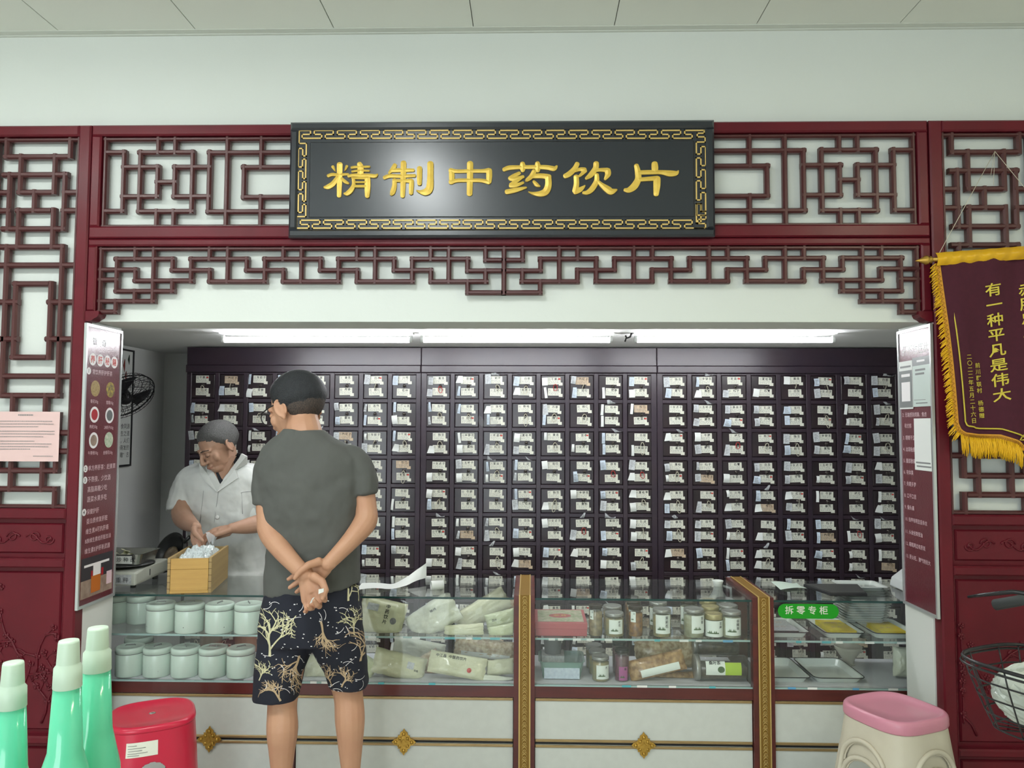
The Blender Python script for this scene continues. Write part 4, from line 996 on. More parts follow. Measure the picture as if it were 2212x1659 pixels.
big_jar(1494, 1592, .46, ZFL + .1245, .050, 'big clear jar lying down behind and above the green labelled one', 'fill_dark', False)
bagpx('herb_bag', 'crinkled clear bag of brown slices with a white label strip', (1418, 1437), .345, ZFL, 120, 42, .055, (R_(-20), R_(-14), 0), 'bag_brown', seed=71, crump=.012, prints=[('p', .01, -.022, .17, (.030, 'label_white'))])
bagpx('herb_bag', 'bulky clear bag of brown slices behind the labelled bag', (1440, 1413), .47, ZFL, 130, 66, .09, (R_(-10), R_(-8), 0), 'bag_tan', seed=75, crump=.012)
bagpx('herb_bag', 'flat clear bag of brown slices lowest on the case floor', (1458, 1464), .40, ZFL, 116, 22, .045, (R_(-35), R_(-4), 0), 'bag_brown', seed=79)
# pink gift box
mat('box_pink', (.46, .12, .13), .4); mat('box_pink_top', (.50, .20, .20), .3, coat=.3); mat('box_cream', (.55, .50, .40), .5, noise=(60, .9, (.3, .36, .2), 5))
x0, x1 = place(1156, .32), place(1268, .32)
gb = empty('gift_box', ((x0 + x1) / 2, .44, ZSH), label='pink lidded gift box with an oval emblem on the glass shelf', cat='box')
hw3 = (x1 - x0) / 2
b = MB(); b.box(-hw3, hw3, -.12, .12, .0005, .055); b.build('box_base', 'box_pink', gb, bevel=.002)
b = MB(); b.box(-hw3 - .002, hw3 + .002, -.122, .122, .030, .058); lidb = b.build('box_lid', 'box_pink', gb, bevel=.002)
b = MB(); b.quad((-hw3 + .012, -.105, .0585), (hw3 - .012, -.105, .0585), (hw3 - .012, .105, .0585), (-hw3 + .012, .105, .0585)); b.build('printed_panel', 'box_cream', lidb)
b = MB(); b.lathe([(.001, .0588), (.05, .0588)], n=24, sx=1, sy=.75, caps=False); b.build('oval_emblem', 'box_pink', lidb)
b = MB(); b.text('参茸', .032, (0, -.012, .0592), ux=(1, 0, 0), uy=(0, 1, 0), anchor='c'); b.build('emblem_lettering', 'gold_line', lidb)
# plastic basket and tub
mat('basket_green', (.30, .48, .42), .35, alpha=.55); mat('tub_grey', (.45, .46, .47), .35, alpha=.6)
x0, x1 = place(1166, .33), place(1262, .33)
bk = empty('plastic_basket', ((x0 + x1) / 2, .42, ZFL), label='see-through green plastic basket on the case floor', cat='basket')
hb = (x1 - x0) / 2
def tray_mesh(hx, hy, h, taper, th=.003, rim=.006):
    b = MB()
    def ring(ax, ay, z): 
        c = min(ax, ay) * .25; pts = []
        for (sx_, sy_, a0) in ((1, 1, 0), (-1, 1, 90), (-1, -1, 180), (1, -1, 270)):
            for k in range(4): a = R_(a0 + k * 30); pts.append((sx_ * (ax - c) + c * math.cos(a), sy_ * (ay - c) + c * math.sin(a), z))
        return pts
    rings = [ring(hx * taper, hy * taper, 0), ring(hx, hy, h), ring(hx + rim, hy + rim, h), ring(hx + rim, hy + rim, h - .002), ]
    inn = [ring(hx - th, hy - th, h - .001), ring(hx * taper - th, hy * taper - th, th)]
    n = 16
    for A, B2 in ((rings[0], rings[1]), (rings[1], rings[2]), (rings[2], inn[0]), (inn[0], inn[1])):
        b._add(A + B2, [(k, (k + 1) % n, n + (k + 1) % n, n + k) for k in range(n)])
    b._add(rings[0], [tuple(range(n))[::-1]]); b._add(inn[1], [tuple(range(n))])
    return b, ring
tb, _ = tray_mesh(hb, .085, .075, .85); tb.build('basket_shell', 'basket_green', bk)
b = MB(); b.cbox(-hb * .8, hb * .8, -.085, -.080, .004, .05, .001); b.build('card_inside', 'paper_blue', bk)
tub = empty('small_tub', (place(1194, .46), .46, ZFL + .080), label='cloudy plastic tub of dark herbs standing in the green basket', cat='tub')
b = MB(); b.lathe([(.036, 0), (.043, .080), (.046, .082), (.046, .086), (.042, .086), (.036, .006)], n=24); b.build('tub_wall', 'tub_grey', tub)
b = MB(); b.lathe([(.034, .003), (.036, .035), (.001, .04)], n=16); b.build('contents', 'fill_dark', tub)
b = MB(); b.box(place(1194, .46) - .05, place(1194, .46) + .05, .41, .51, ZFL + .0045, ZFL + .0795)
tag(b.build('inner_carton', 'paper_grey'), 'plain grey carton inside the green plastic basket', 'carton')
# white jug behind the jars
jx = place(1550, .64)
jug = empty('white_jug', (jx, .62, ZSH), label='white plastic jug with flared neck behind the jar shelf', cat='jug')
mat('plastic_white', (.66, .70, .66), .35)
b = MB(); b.lathe([(.045, 0), (.05, .01), (.046, .10), (.024, .135), (.018, .165), (.026, .185), (.024, .186), (.016, .165), (.001, .16)], n=24); b.build('jug_body', 'plastic_white', jug)
b = MB(); b.tube([(.024, 0, .16), (.06, 0, .15), (.062, 0, .09), (.046, 0, .06)], .006, 8); b.build('jug_handle', 'plastic_white', jug)

# ------------------------------------------------------------------ enamel trays, booklets, dishes in the end counter
mat('enamel_white', (.78, .84, .79), .2, coat=.5); mat('book_yellow', (.80, .66, .02), .45, noise=(30, .6, (.62, .40, .02), 3)); mat('book_dark', (.04, .045, .05), .5); mat('cream_ceramic', (.50, .48, .40), .4)
def enamel_tray(px0, px1, Y0, Y1, z, lab):
    x0, x1 = place(px0, Y0), place(px1, Y0); o = empty('enamel_tray', ((x0 + x1) / 2, (Y0 + Y1) / 2, z), label=lab, cat='tray', group='white enamel trays')
    tb, ring = tray_mesh((x1 - x0) / 2, (Y1 - Y0) / 2, .026, .86); tb.build('tray_shell', 'enamel_white', o)
    b = MB(); b.tube(ring((x1 - x0) / 2 + .006, (Y1 - Y0) / 2 + .006, .026), .0022, 6, closed=True); b.build('black_rim', 'ink', o)
    return o
t1 = enamel_tray(1664, 1748, .325, .575, ZSH, 'enamel tray holding a grey printed sheet on the glass shelf')
t2 = enamel_tray(1786, 1868, .325, .575, ZSH, 'enamel tray holding a yellow booklet, nearer the gold post')
t3 = enamel_tray(1892, 1985, .325, .575, ZSH, 'enamel tray holding a yellow booklet beside the white pillar')
enamel_tray(1664, 1748, .325, .60, ZFL, 'empty enamel tray on the case floor next to the gold post')
enamel_tray(1762, 1866, .325, .60, ZFL, 'empty enamel tray on the case floor behind the pink stool seat')
def booklet(tr, dx, m, lab, edge):
    o = empty('booklet', (tr.location.x + dx, tr.location.y + .01, tr.location.z + .0035), label=lab, cat='booklet')
    b = MB(); b.box(-.055, .055, -.095, .095, .0, .018); b.build('pages', edge, o, bevel=.001)
    b = MB(); b.box(-.056, .056, -.096, .096, .018, .0195); b.build('cover', m, o)
    b = MB(); b.text('中药', .030, (-.035, .03, .0197), ux=(1, 0, 0), uy=(0, 1, 0)); b.text('处方', .024, (-.03, -.04, .0197), ux=(1, 0, 0), uy=(0, 1, 0)); b.build('cover_print', 'label_aged', o)
booklet(t2, .01, 'book_yellow', 'yellow booklet in the middle enamel tray', 'book_yellow'); booklet(t3, .005, 'book_yellow', 'yellow booklet in the enamel tray by the white pillar', 'book_yellow'); booklet(t1, .0, 'paper_grey', 'grey printed booklet with a dark spine edge', 'book_dark')
# nested stack of white plastic scoop dishes
sd = empty('dish_stack_base', (place(1853, .60), .575, ZSH), label='round white plastic dish lowest in the nested stack behind the sticker', cat='dish', group='nested white plastic dishes')
sd.name = 'plastic_dish'
xs_, ys_ = sd.location.x, sd.location.y
tb, ring = tray_mesh(.090, .070, .022, .82, rim=.013); d0 = tb.build('dish_shell', 'plastic_white', sd)
for k in range(1, 16):
    e = empty('plastic_dish', (xs_ + .0022 * k * math.sin(k * .2), ys_ + .0006 * k, ZSH + .0107 * k), label='round white plastic dish in the nested stack behind the sticker', cat='dish', group='nested white plastic dishes')
    o = bpy.data.objects.new('dish_shell', d0.data); COL.objects.link(o); o.parent = e
sd['label'] = 'round white plastic dish in the nested stack behind the sticker'
fc = empty('tapered_cup', (place(1832, .60), .60, ZFL), label='cream tapered ceramic cup at the back of the case floor', cat='cup')
b = MB(); b.lathe([(.026, 0), (.024, .010), (.030, .030), (.058, .070), (.062, .085), (.058, .085), (.028, .035), (.001, .03)], n=20); b.build('cup_wall', 'cream_ceramic', fc)
b = MB(); b.lathe([(.030, 0), (.030, .004), (.020, .008)], n=20); b.build('cup_foot', 'cream_ceramic', fc)
bagpx('herb_bag', 'grey plastic bag in the corner against the white pillar', (1950, 1430), .40, ZFL, 40, 60, .06, (R_(-6), R_(4), 0), 'bag_white', seed=91)
# green sticker on the front glass
mat('sticker_green', (.010, .30, .012), .35)
c0, c1 = atY(1680, 1304, YF + .002), atY(1812, 1337, YF + .002)
sx_a, sx_b, sz_a, sz_b = float(c0[0]), float(c1[0]), float(c1[2]), float(c0[2]); rr = (sz_b - sz_a) / 2
st = empty('counter_sticker', ((sx_a + sx_b) / 2, YF, sz_a), label='green rounded sticker with white Chinese characters on the counter glass', cat='sticker')
pts = [(sx_b - rr + rr * math.cos(a), (sz_a + sz_b) / 2 + rr * math.sin(a)) for a in [-math.pi / 2 + k * math.pi / 12 for k in range(13)]] + [(sx_a + rr + rr * math.cos(a), (sz_a + sz_b) / 2 + rr * math.sin(a)) for a in [math.pi / 2 + k * math.pi / 12 for k in range(13)]]
b = MB(); b.prism([(p[0], YF + .0012, p[1]) for p in pts], (0, .0012, 0)); ppart(b.build('sticker_sheet', 'sticker_green', st), st)
b = MB(); b.text('拆零专柜', .038, ((sx_a + sx_b) / 2 - .002, YF + .0008, sz_a + .017), off=.012, adv=1.27, anchor='c'); ppart(b.build('sticker_lettering', 'label_card', st), st)

# ------------------------------------------------------------------ things on the counter tops
ZT = ZTOP + .0005
# wooden drawer pulled out of the cabinet
mat('raw_wood', (.60, .36, .10), .55, noise=(4, .6, (.48, .27, .07), 8, (1, .2, 14)), bump=(50, .1, (1, .2, 10))); mat('raw_wood_side', (.42, .29, .12), .6, noise=(6, .6, (.32, .21, .09), 8, (1, .2, 8)))
mat('joint_dark', (.10, .05, .02), .8)
fl_ = atZ(359, 1286, ZT); fr_ = atZ(450, 1287, ZT)
wd = empty('wooden_drawer_box', (float(fl_[0] + fr_[0]) / 2 - .012, .292, ZT), (0, 0, R_(10)), label='open wooden herb drawer standing on the glass counter', cat='drawer box')
hw4 = float(fr_[0] - fl_[0]) / 2; HB = .150; LB = .34
for (nm, m, a) in (('front_board', 'raw_wood', (-hw4 + .013, hw4 - .013, 0, .012, .012, HB * .69)), ('front_top_board', 'raw_wood', (-hw4 + .013, hw4 - .013, 0, .012, HB * .695, HB)),
                   ('side_board', 'raw_wood_side', (-hw4, -hw4 + .012, .0, LB, 0, HB + .004)), ('side_board', 'raw_wood_side', (hw4 - .012, hw4, .0, LB, 0, HB + .004)), ('back_board', 'raw_wood_side', (-hw4 + .012, hw4 - .012, LB - .012, LB, .012, HB)), ('bottom_board', 'raw_wood', (-hw4 + .012, hw4 - .012, .0, LB - .012, 0, .012))):
    b = MB(); b.box(*a); b.build(nm, m, wd, bevel=.0012)
for s in (-1, 1):
    for k in range(5):
        b = MB(); b.box(s * hw4 - s * .006 - .007, s * hw4 - s * .006 + .007, -.0008, .0002, .02 + k * .028, .022 + k * .028); b.build('dovetail_line', 'joint_dark', wd)
# crumpled clear bags with white slices inside the drawer
mat('slice_bag', (.62, .68, .68), .25, coat=.5, noise=(14, .5, (.50, .57, .55), 3), bump=(16, .5))
heap = empty('slice_bag', (0, 0, 0), label='crumpled clear bag of white herb slices heaped in the wooden drawer', cat='bag')
heap.location = (wd.location.x - .035, .292 + .17, ZT + .08); heap.rotation_euler = (0, 0, R_(10))
b = MB()
def HP(u, v):
    a, c = u * 2 - 1, v * 2 - 1; e = (max(0, 1 - a ** 4) * max(0, 1 - c ** 4)) ** .5
    n = mnoise.noise(Vector((a * 3, c * 4, 1))) + .6 * mnoise.noise(Vector((a * 8, c * 9, 3)))
    return (a * (hw4 - .016), c * (LB / 2 - .016), .02 + e * (.058 + .024 * n + .01 * c))
b.grid(HP, 26, 34, smooth=False); b.grid(lambda u, v: (HP(1 - u, v)[0], HP(1 - u, v)[1], -.05), 4, 4); b.build('bag_film', 'slice_bag', heap)
# loose film tuft the hands are pulling up
tuft = empty('plastic_film', (float(atY(458, 1150, .60)[0]), .60, ZT + .17), label='twist of thin clear film pulled up between the hands', cat='film')
b = MB(); b.grid(lambda u, v: ((.010 + .016 * v) * math.cos(u * 6.28) * (1 + .4 * math.sin(5 * u * 6.28)), (.010 + .012 * v) * math.sin(u * 6.28), .042 * v + .010 * math.sin(u * 19)), 20, 6, smooth=False); b.build('film_sheet', 'film', tuft)

# electronic scale with pan and black scoop
mat('scale_cream', (.52, .53, .46), .4); mat('steel', (.45, .45, .42), .25, metal=.9); mat('scale_dark', (.05, .05, .05), .4)
sx_c = float(atZ(290, 1255, ZT)[0]); 
sc = empty('electronic_scale', (sx_c - .03, .50, ZT), label='cream electronic weighing scale beside the wooden drawer', cat='scale')
b = MB()
b.prism([(-.16, -.13, .012), (.125, -.13, .012), (.135, -.06, .03), (.15, .13, .03), (-.16, .13, .03)][::-1], (0, 0, .058)); b.v = [(x, y, z if not (z > .05 and y > .0) else z + .004) for x, y, z in b.v]
b.build('scale_body', 'scale_cream', sc, bevel=.008)
for x in (-.13, .10):
    for y in (-.10, .10): b = MB(); b.lathe([(.012, 0), (.012, .03)], c=(x, y, 0), n=12); b.build('rubber_foot', 'scale_dark', sc)
b = MB(); b.text('電子計重秤', .026, (.10, -.1312, .026), anchor='r', adv=1.25); b.build('body_lettering', 'ink', sc)
b = MB(); b.box(-.15, .105, -.1308, -.1302, .020, .062); b.build('name_plate', 'paper_grey', sc)
b = MB(); b.box(.128, .138, -.03, .03, .042, .07); b.build('side_socket', 'scale_dark', sc)
b = MB(); b.lathe([(.11, .088), (.115, .090), (.115, .094), (.10, .098)], n=28, sx=1.2); b.build('platform', 'scale_dark', sc)
pan = empty('weighing_pan', (sx_c - .03, .50, ZT + .0985), label='shallow steel pan of pale slices on the cream scale', cat='pan')
tb, _ = tray_mesh(.125, .095, .048, .9); tb.build('pan_shell', 'steel', pan)
b = MB(); b.quad((-.03, -.0965, .006), (.09, -.0965, .006), (.09, -.1005, .042), (-.03, -.1005, .042)); b.build('paper_strip', 'paper', pan)
b = MB(); b.text('炒种改', .024, (.02, -.1015, .014), adv=1.3); b.build('strip_lettering', 'ink', pan)
for k in range(9):
    h_ = empty('herb_slice', (pan.location.x + rnd.uniform(-.05, .05), .50 + rnd.uniform(-.04, .03), pan.location.z + .012 + rnd.uniform(0, .03)), (rnd.uniform(0, 1), rnd.uniform(0, 1), rnd.uniform(0, 3)), label='pale curled herb slice heaped in the steel weighing pan', cat='herb slice', group='herb slices in the pan')
    b = MB(); b.grid(lambda u, v: ((u - .5) * .045, (v - .5) * .022, .010 * math.sin(u * 3.1) + .004 * v), 4, 2); b.build('slice_body', 'bag_cream', h_)
scp = empty('iron_scoop', (float(atY(368, 1190, .645)[0]), .645, ZT + .10), (R_(62), R_(-34), R_(-12)), label='black iron scoop pan of dark herbs leaning behind the wooden drawer', cat='scoop')
mat('iron', (.012, .012, .012), .35)
b = MB(); b.lathe([(.001, -.045), (.05, -.042), (.085, -.02), (.098, .006), (.100, .008), (.094, .008), (.08, -.015), (.045, -.036), (.001, -.039)], n=28, sy=1.0); b.build('scoop_bowl', 'iron', scp)
b = MB(); b.tube([(.095, 0, .004), (.14, 0, .012)], [.010, .008], 8); b.build('scoop_handle', 'iron', scp)
b = MB(); b.ball((-.02, 0, -.02), .05, 12, sq=(1, 1, .3)); b.build('herb_fill', 'fill_dark', scp)
scp.location.z = ZT + .115

# receipt paper ribbon, paper roll, sheet, black tray
b = MB(); A_ = [float(v) for v in atZ(780, 1275, ZT)]
path = [atZ(775, 1271, ZT), atZ(815, 1269, ZT), atZ(850, 1268, ZT), atZ(882, 1264, ZT), atZ(904, 1259, ZT), atZ(921, 1257, ZT)]
pts = [Vector(p) for p in path]
def RB(u, v):
    f = u * (len(pts) - 1); i = min(int(f), len(pts) - 2); p = pts[i].lerp(pts[i + 1], f - i); e = max(0, (u - .35) / .65)
    return (p.x, p.y + (1 - e) * .13 * (v - .5), p.z + .006 * math.sin(u * 9 + v) * (1 - e) + .006 + e * .070 * v + .014 * e)
b.grid(RB, 24, 6); o = tag(b.build('receipt_paper', 'paper'), 'unrolled white receipt paper lying on the counter glass', 'paper')
lo = min(p[2] for p in b.v); o.location.z = ZT + .0005 - lo
rl = empty('paper_roll', (float(atZ(942, 1268, ZT + .02)[0]), float(atZ(942, 1274, ZT)[1]), ZT + .0205), (0, 0, R_(20)), label='small white paper roll lying on the counter glass', cat='paper roll')
b = MB(); b.lathe([(.020, -.028), (.020, .028), (.013, .028), (.013, -.028), (.020, -.028)], n=22, axis='X', caps=False); b.build('roll_wall', 'paper', rl)
mat('paper_mint', (.55, .66, .58), .5)
p = [atZ(1672, 1262, ZT), atZ(1640, 1257, ZT), atZ(1640, 1275, ZT), atZ(1708, 1278, ZT)]
sh = MB(); cxs = float(atZ(1690, 1268, ZT)[0]); 
sh.grid(lambda u, v: (cxs - .03 + .12 * u, .47 + .14 * v, .0015 + .010 * abs(math.sin(u * 2.5 + v))), 8, 6)
o = sh.build('mint_paper_sheet', 'paper_mint'); tag(o, 'mint paper sheet curling on the end counter beside the gold post', 'paper'); o.location.z = ZT
bt = empty('black_folder', (float(atZ(1818, 1278, ZT)[0]), float(atZ(1818, 1278, ZT)[1]), ZT), (0, 0, 0), label='black tapered folder lying on the end counter glass', cat='folder')
b = MB(); b.prism([(-.085, -.09, 0), (.075, -.09, 0), (.115, .10, 0), (-.135, .10, 0)], (0, 0, .012)); b.build('folder_cover', 'ink', bt, bevel=.002)
b = MB(); b.prism([(-.081, -.086, .012), (.071, -.086, .012), (.110, .095, .012), (-.129, .095, .012)], (0, 0, .003)); b.build('folder_pages', 'scale_dark', bt)
# second scale with round steel pan
mat('scale_white', (.62, .64, .64), .35); mat('scale_grey', (.20, .20, .21), .4)
s2x = float(atZ(1950, 1262, ZT)[0])
s2 = empty('counter_scale', (s2x + .055, .49, ZT), label='white and grey scale carrying a round steel dish beside the symptom poster', cat='scale')
b = MB(); b.prism([(-.13, -.11, .0), (.15, -.11, .0), (.15, -.11, .05), (.05, -.11, .082), (-.07, -.11, .078), (-.12, -.11, .04)], (0, .22, 0)); b.build('scale_body', 'scale_white', s2, bevel=.006)
b = MB(); b.prism([(-.10, -.112, .002), (.13, -.112, .002), (.13, -.112, .035), (.03, -.112, .055), (-.06, -.112, .050)], (0, .004, 0)); b.build('front_inset', 'scale_grey', s2)
b = MB(); b.box(-.06, .13, -.08, .10, .083, .100); b.build('platform', 'scale_white', s2, bevel=.004)
pn = empty('round_steel_dish', (s2x + .055, .49, ZT + .1005), label='round steel dish standing on the white and grey scale', cat='dish')
b = MB(); b.lathe([(.085, 0), (.098, .004), (.100, .055), (.103, .057), (.096, .057), (.094, .006), (.001, .004)], n=32); b.build('dish_wall', 'steel', pn)
# ================================================================== posters on the jambs
mat('poster_red', (.115, .012, .022), .30, coat=.6, coat_rough=.2, bump=(140, .12)); mat('alu', (.55, .57, .57), .3, metal=.6)
mat('photo_tan', (.42, .30, .12), .5, noise=(140, .9, (.25, .16, .05))); mat('photo_grey', (.12, .13, .13), .5); mat('photo_orange', (.50, .14, .02), .4); mat('photo_wood', (.35, .26, .20), .5, noise=(30, .8, (.2, .13, .1)))
mat('photo_dark', (.03, .028, .035), .5); mat('photo_green', (.35, .45, .30), .5, noise=(120, .9, (.6, .62, .5))); mat('photo_berry', (.38, .01, .02), .5); mat('photo_fruit', (.45, .32, .03), .5, noise=(70, .9, (.05, .04, .03)))
def zy(py, X, edge): return float(atX(edge, py, X)[2])
PX0 = XL + .0005
pz1_, pz0_ = 1.950, .822
PY0, PY1 = -.052, .219
def poster(x, sgn, lab, nm):
    o = empty(nm, (x, .08, pz0_), label=lab, cat='poster')
    a, c = (x, x + .007) if sgn > 0 else (x - .007, x)
    b = MB(); b.box(a, c, PY0 + .004, PY1 - .002, pz0_, pz1_); ppart(b.build('poster_sheet', 'poster_red', o), o)
    a2, c2 = (x, x + .011) if sgn > 0 else (x - .011, x)
    for r in ((PY0, PY0 + .010, pz0_ - .004, pz1_ + .004), (PY1 - .010, PY1, pz0_ - .004, pz1_ + .004), (PY0 + .010, PY1 - .010, pz0_ - .004, pz0_ + .008), (PY0 + .010, PY1 - .010, pz1_ - .008, pz1_ + .004)):
        b = MB(); b.box(a2, c2, *r); ppart(b.build('frame_bar', 'alu', o), o)
    return o
pl_ = poster(XL + .0005, 1, 'tall red liver care poster in a silver frame beside the fan', 'health_poster')
xs0 = XL + .0005 + .0074
def vz(py): return pz1_ - (py - 706) / (1298 - 706) * (pz1_ - pz0_)
def ptext(o, items, x, ux, y_of, m='print_pink'):
    for (st, u, py, size) in items:
        b = MB(); b.text(st, size, (x, y_of(u), vz(py) - size * .45), ux=ux, sq=.92); ppart(b.build('lettering', m, o), o)
yl = lambda u: PY0 + .012 + u * (PY1 - PY0 - .022)
def disc(o, x, y, z, r, m, nm, sx=1.0, n=20, sgn=1):
    b = MB(); b._add([(x, y, z)] + [(x, y + r * sx * math.cos(a) * sgn, z + r * math.sin(a)) for a in [k * 2 * math.pi / n for k in range(n)]], [(0, 1 + k, 1 + (k + 1) % n) for k in range(n)]); return ppart(b.build(nm, m, o), o)
for i, ch in enumerate('养肝秘籍'):
    y = yl(.17 + i * .215); disc(pl_, xs0, y, vz(778), .0255, 'print_white', 'white_disc')
    b = MB(); b.text(ch, .034, (xs0 + .0004, y, vz(778) - .0165), ux=(0, 1, 0), anchor='c', off=.012); ppart(b.build('lettering', 'ink_red', pl_), pl_)
for ch_, u_ in (('银', .15), ('奇', .42)):
    b = MB(); b.text(ch_, .034, (xs0, yl(u_), vz(748)), ux=(0, 1, 0)); ppart(b.build('lettering', 'ink_grey', pl_), pl_)
for ch, py in (('1', 804), ('2', 1010), ('3', 1034), ('4', 1101)):
    disc(pl_, xs0, yl(.07), vz(py), .0145, 'print_white', 'white_disc'); b = MB(); b.text(ch, .022, (xs0 + .0004, yl(.07) - .0005, vz(py) - .010), ux=(0, 1, 0), anchor='c', off=.01); ppart(b.build('lettering', 'ink', pl_), pl_)
ptext(pl_, [('常饮养肝护肝茶', .17, 805, .023), ('菊花50g', .14, 868, .017), ('雪菊50g', .60, 869, .017), ('枸杞50g', .14, 922, .017), ('决明子50g', .56, 924, .017), ('牛蒡根50g', .12, 978, .017), ('金银花50g', .56, 979, .017),
            ('单方养肝茶：赶黄草', .14, 1010, .0245), ('不熬夜、少饮酒', .14, 1034, .026), ('高脂高糖少吃', .14, 1055, .026), ('蔬菜水果多吃', .14, 1076, .026), ('保健护肝', .14, 1102, .024), ('蛋白质修复肝脏', .14, 1122, .024), ('维生素A可抗肝癌', .13, 1143, .024), ('B族维生素给肝脏加油', .12, 1163, .0215), ('维生素E护肝新武器', .12, 1184, .0235)], xs0, (0, 1, 0), yl)
for (u, py, m1, m2) in ((.27, 840, 'photo_tan', None), (.72, 840, 'photo_fruit', None), (.27, 896, 'print_white', 'photo_berry'), (.72, 897, 'print_white', 'photo_grey'), (.27, 951, 'print_white', 'photo_wood'), (.72, 951, 'photo_green', None)):
    disc(pl_, xs0, yl(u), vz(py), .033, m1, 'printed_picture')
    if m2: disc(pl_, xs0 + .0003, yl(u), vz(py), .023, m2, 'printed_picture')
b = MB(); q_ = lambda a, c, d, e, x: b.quad((x, yl(a), vz(d)), (x, yl(c), vz(d)), (x, yl(c), vz(e)), (x, yl(a), vz(e)))
def pq(m, a, c, d, e, x):
    global b
    b = MB(); b.quad((x, yl(a), vz(e)), (x, yl(c), vz(e)), (x, yl(c), vz(d)), (x, yl(a), vz(d))); ppart(b.build('printed_picture', m, pl_), pl_)
pq('photo_dark', .04, .96, 1198, 1245, xs0); pq('photo_wood', .04, .96, 1245, 1282, xs0); pq('print_white', .12, .85, 1213, 1218, xs0 + .0003); pq('print_white', .38, .60, 1218, 1245, xs0 + .0003); pq('photo_orange', .33, .60, 1240, 1275, xs0 + .0005); pq('print_pink', .78, .94, 1240, 1268, xs0 + .0004); pq('photo_berry', .32, .37, 1228, 1244, xs0 + .0004); pq('photo_berry', .62, .68, 1228, 1244, xs0 + .0004)

prr = poster(XR - .0005, -1, 'tall red symptom poster in a silver frame beside the fringed banner', 'symptom_poster')
xs1 = XR - .0005 - .0074
def vz(py): return pz1_ - (py - 712) / (1308 - 712) * (pz1_ - pz0_)
yr = lambda u: PY1 - .012 - u * (PY1 - PY0 - .022)
ptext(prr, [('肝不适症状', .09, 757, .047)], xs1, (0, -1, 0), yr, 'print_white')
ptext(prr, [('2.无端感到烦躁、焦虑', .06, 897, .021), ('和忧郁', .12, 921, .021), ('3.眼睛干涩', .06, 947, .021), ('4.出现粘便', .06, 972, .021), ('5.腹部胀痛', .06, 997, .021), ('6.有体臭', .06, 1022, .021), ('7.失眠多梦', .06, 1047, .021), ('8.口干口苦', .06, 1073, .021), ('9.偏头痛', .06, 1098, .021), ('10.指甲有明显竖条纹', .06, 1124, .020), ('11.头发经常很油', .06, 1151, .020), ('12.眼眶两边有肝斑', .06, 1177, .020), ('13.肝火旺、脾气特别大', .06, 1204, .020)], xs1, (0, -1, 0), yr, 'print_pink')
# paper cards pasted over it
mat('card_grey', (.20, .21, .21), .4); mat('card_mint', (.60, .68, .64), .35)
def card(nm, u0, u1, p0, p1, base, head, lab, extra):
    z0, z1 = vz(p1), vz(p0); y0, y1 = yr(u1), yr(u0); x = xs1 - .003
    o = empty(nm, (x, (y0 + y1) / 2, z0), label=lab, cat='card')
    def qd(a, c, d, e, m, lift, nm2):
        b = MB(); b.quad((x - lift, lerp(y1, y0, a), lerp(z1, z0, e)), (x - lift, lerp(y1, y0, c), lerp(z1, z0, e)), (x - lift, lerp(y1, y0, c), lerp(z1, z0, d)), (x - lift, lerp(y1, y0, a), lerp(z1, z0, d))); ppart(b.build(nm2, m, o), o)
    b = MB(); b.box(x, x + .0008, y0, y1, z0, z1); ppart(b.build('card_sheet', base, o), o)
    for (a, c, d, e, m, nm2) in extra: qd(a, c, d, e, m, .0003 if nm2 == 'colour_field' else .0006, nm2)
    return o
card('payment_card', .00, .45, 779, 884, 'paper', None, 'grey and white payment card pasted on the symptom poster', [(.02, .98, .20, .97, 'card_grey', 'colour_field'), (.18, .82, .27, .33, 'print_white', 'print_line'), (.18, .82, .44, .84, 'print_white', 'print_line'), (.1, .9, .10, .14, 'ink_grey', 'print_line')])
card('mint_card', .46, 1.02, 775, 880, 'card_mint', None, 'pale mint notice card pasted on the symptom poster next to the banner', [(.0, 1, .0, .17, 'card_grey', 'colour_field'), (.25, .7, .06, .10, 'print_white', 'print_line'), (.15, .72, .24, .28, 'ink_grey', 'print_line'), (.15, .66, .32, .36, 'ink_grey', 'print_line'), (.05, .7, .86, .87, 'ink_grey', 'print_line'), (.15, .8, .92, .94, 'card_grey', 'print_line')])
card('white_slip', .46, .98, 905, 1014, 'paper', None, 'white paper slip pasted lowest on the symptom poster', [(.08, .95, .84, .87, 'ink_grey', 'print_line'), (.12, .98, .91, .94, 'ink_grey', 'print_line')])

# ================================================================== pink notice
mat('paper_pink', (.72, .50, .48), .6)
yN = -.0475
c0, c1 = atY(-18, 889, yN), atY(126, 997, yN)
nx0, nx1, nz0, nz1 = float(c0[0]), float(c1[0]), float(c1[2]), float(c0[2])
nt_ = empty('pink_notice', ((nx0 + nx1) / 2, yN, nz0), label='pink printed notice sheet taped to the lattice', cat='notice')
b = MB(); b.grid(lambda u, v: (lerp(nx0, nx1, u), yN - .003 * math.sin(u * 3.1), lerp(nz0, nz1, v)), 8, 2); ppart(b.build('notice_sheet', 'paper_pink', nt_), nt_)
b = MB(); rr_ = random.Random(5)
def nline(zf, a, c, h=.0028):
    x = lerp(nx0, nx1, a); e = lerp(nx0, nx1, c); z = lerp(nz0, nz1, zf)
    while x < e:
        l = rr_.uniform(.003, .006); b.quad((x, yN - .0042, z), (min(x + l, e), yN - .0042, z), (min(x + l, e), yN - .0042, z + h), (x, yN - .0042, z + h)); x += l + .0016
nline(.92, .40, .62, .005)
for z, a, c in ((.80, .1, .9), (.745, .06, .92), (.69, .06, .70), (.60, .06, .94), (.545, .06, .94), (.49, .06, .78), (.40, .06, .65), (.345, .06, .90), (.29, .06, .86), (.24, .06, .6), (.10, .64, .93)): nline(z, a, c)
ppart(b.build('small_print', 'ink_grey', nt_), nt_)['kind'] = 'stuff'

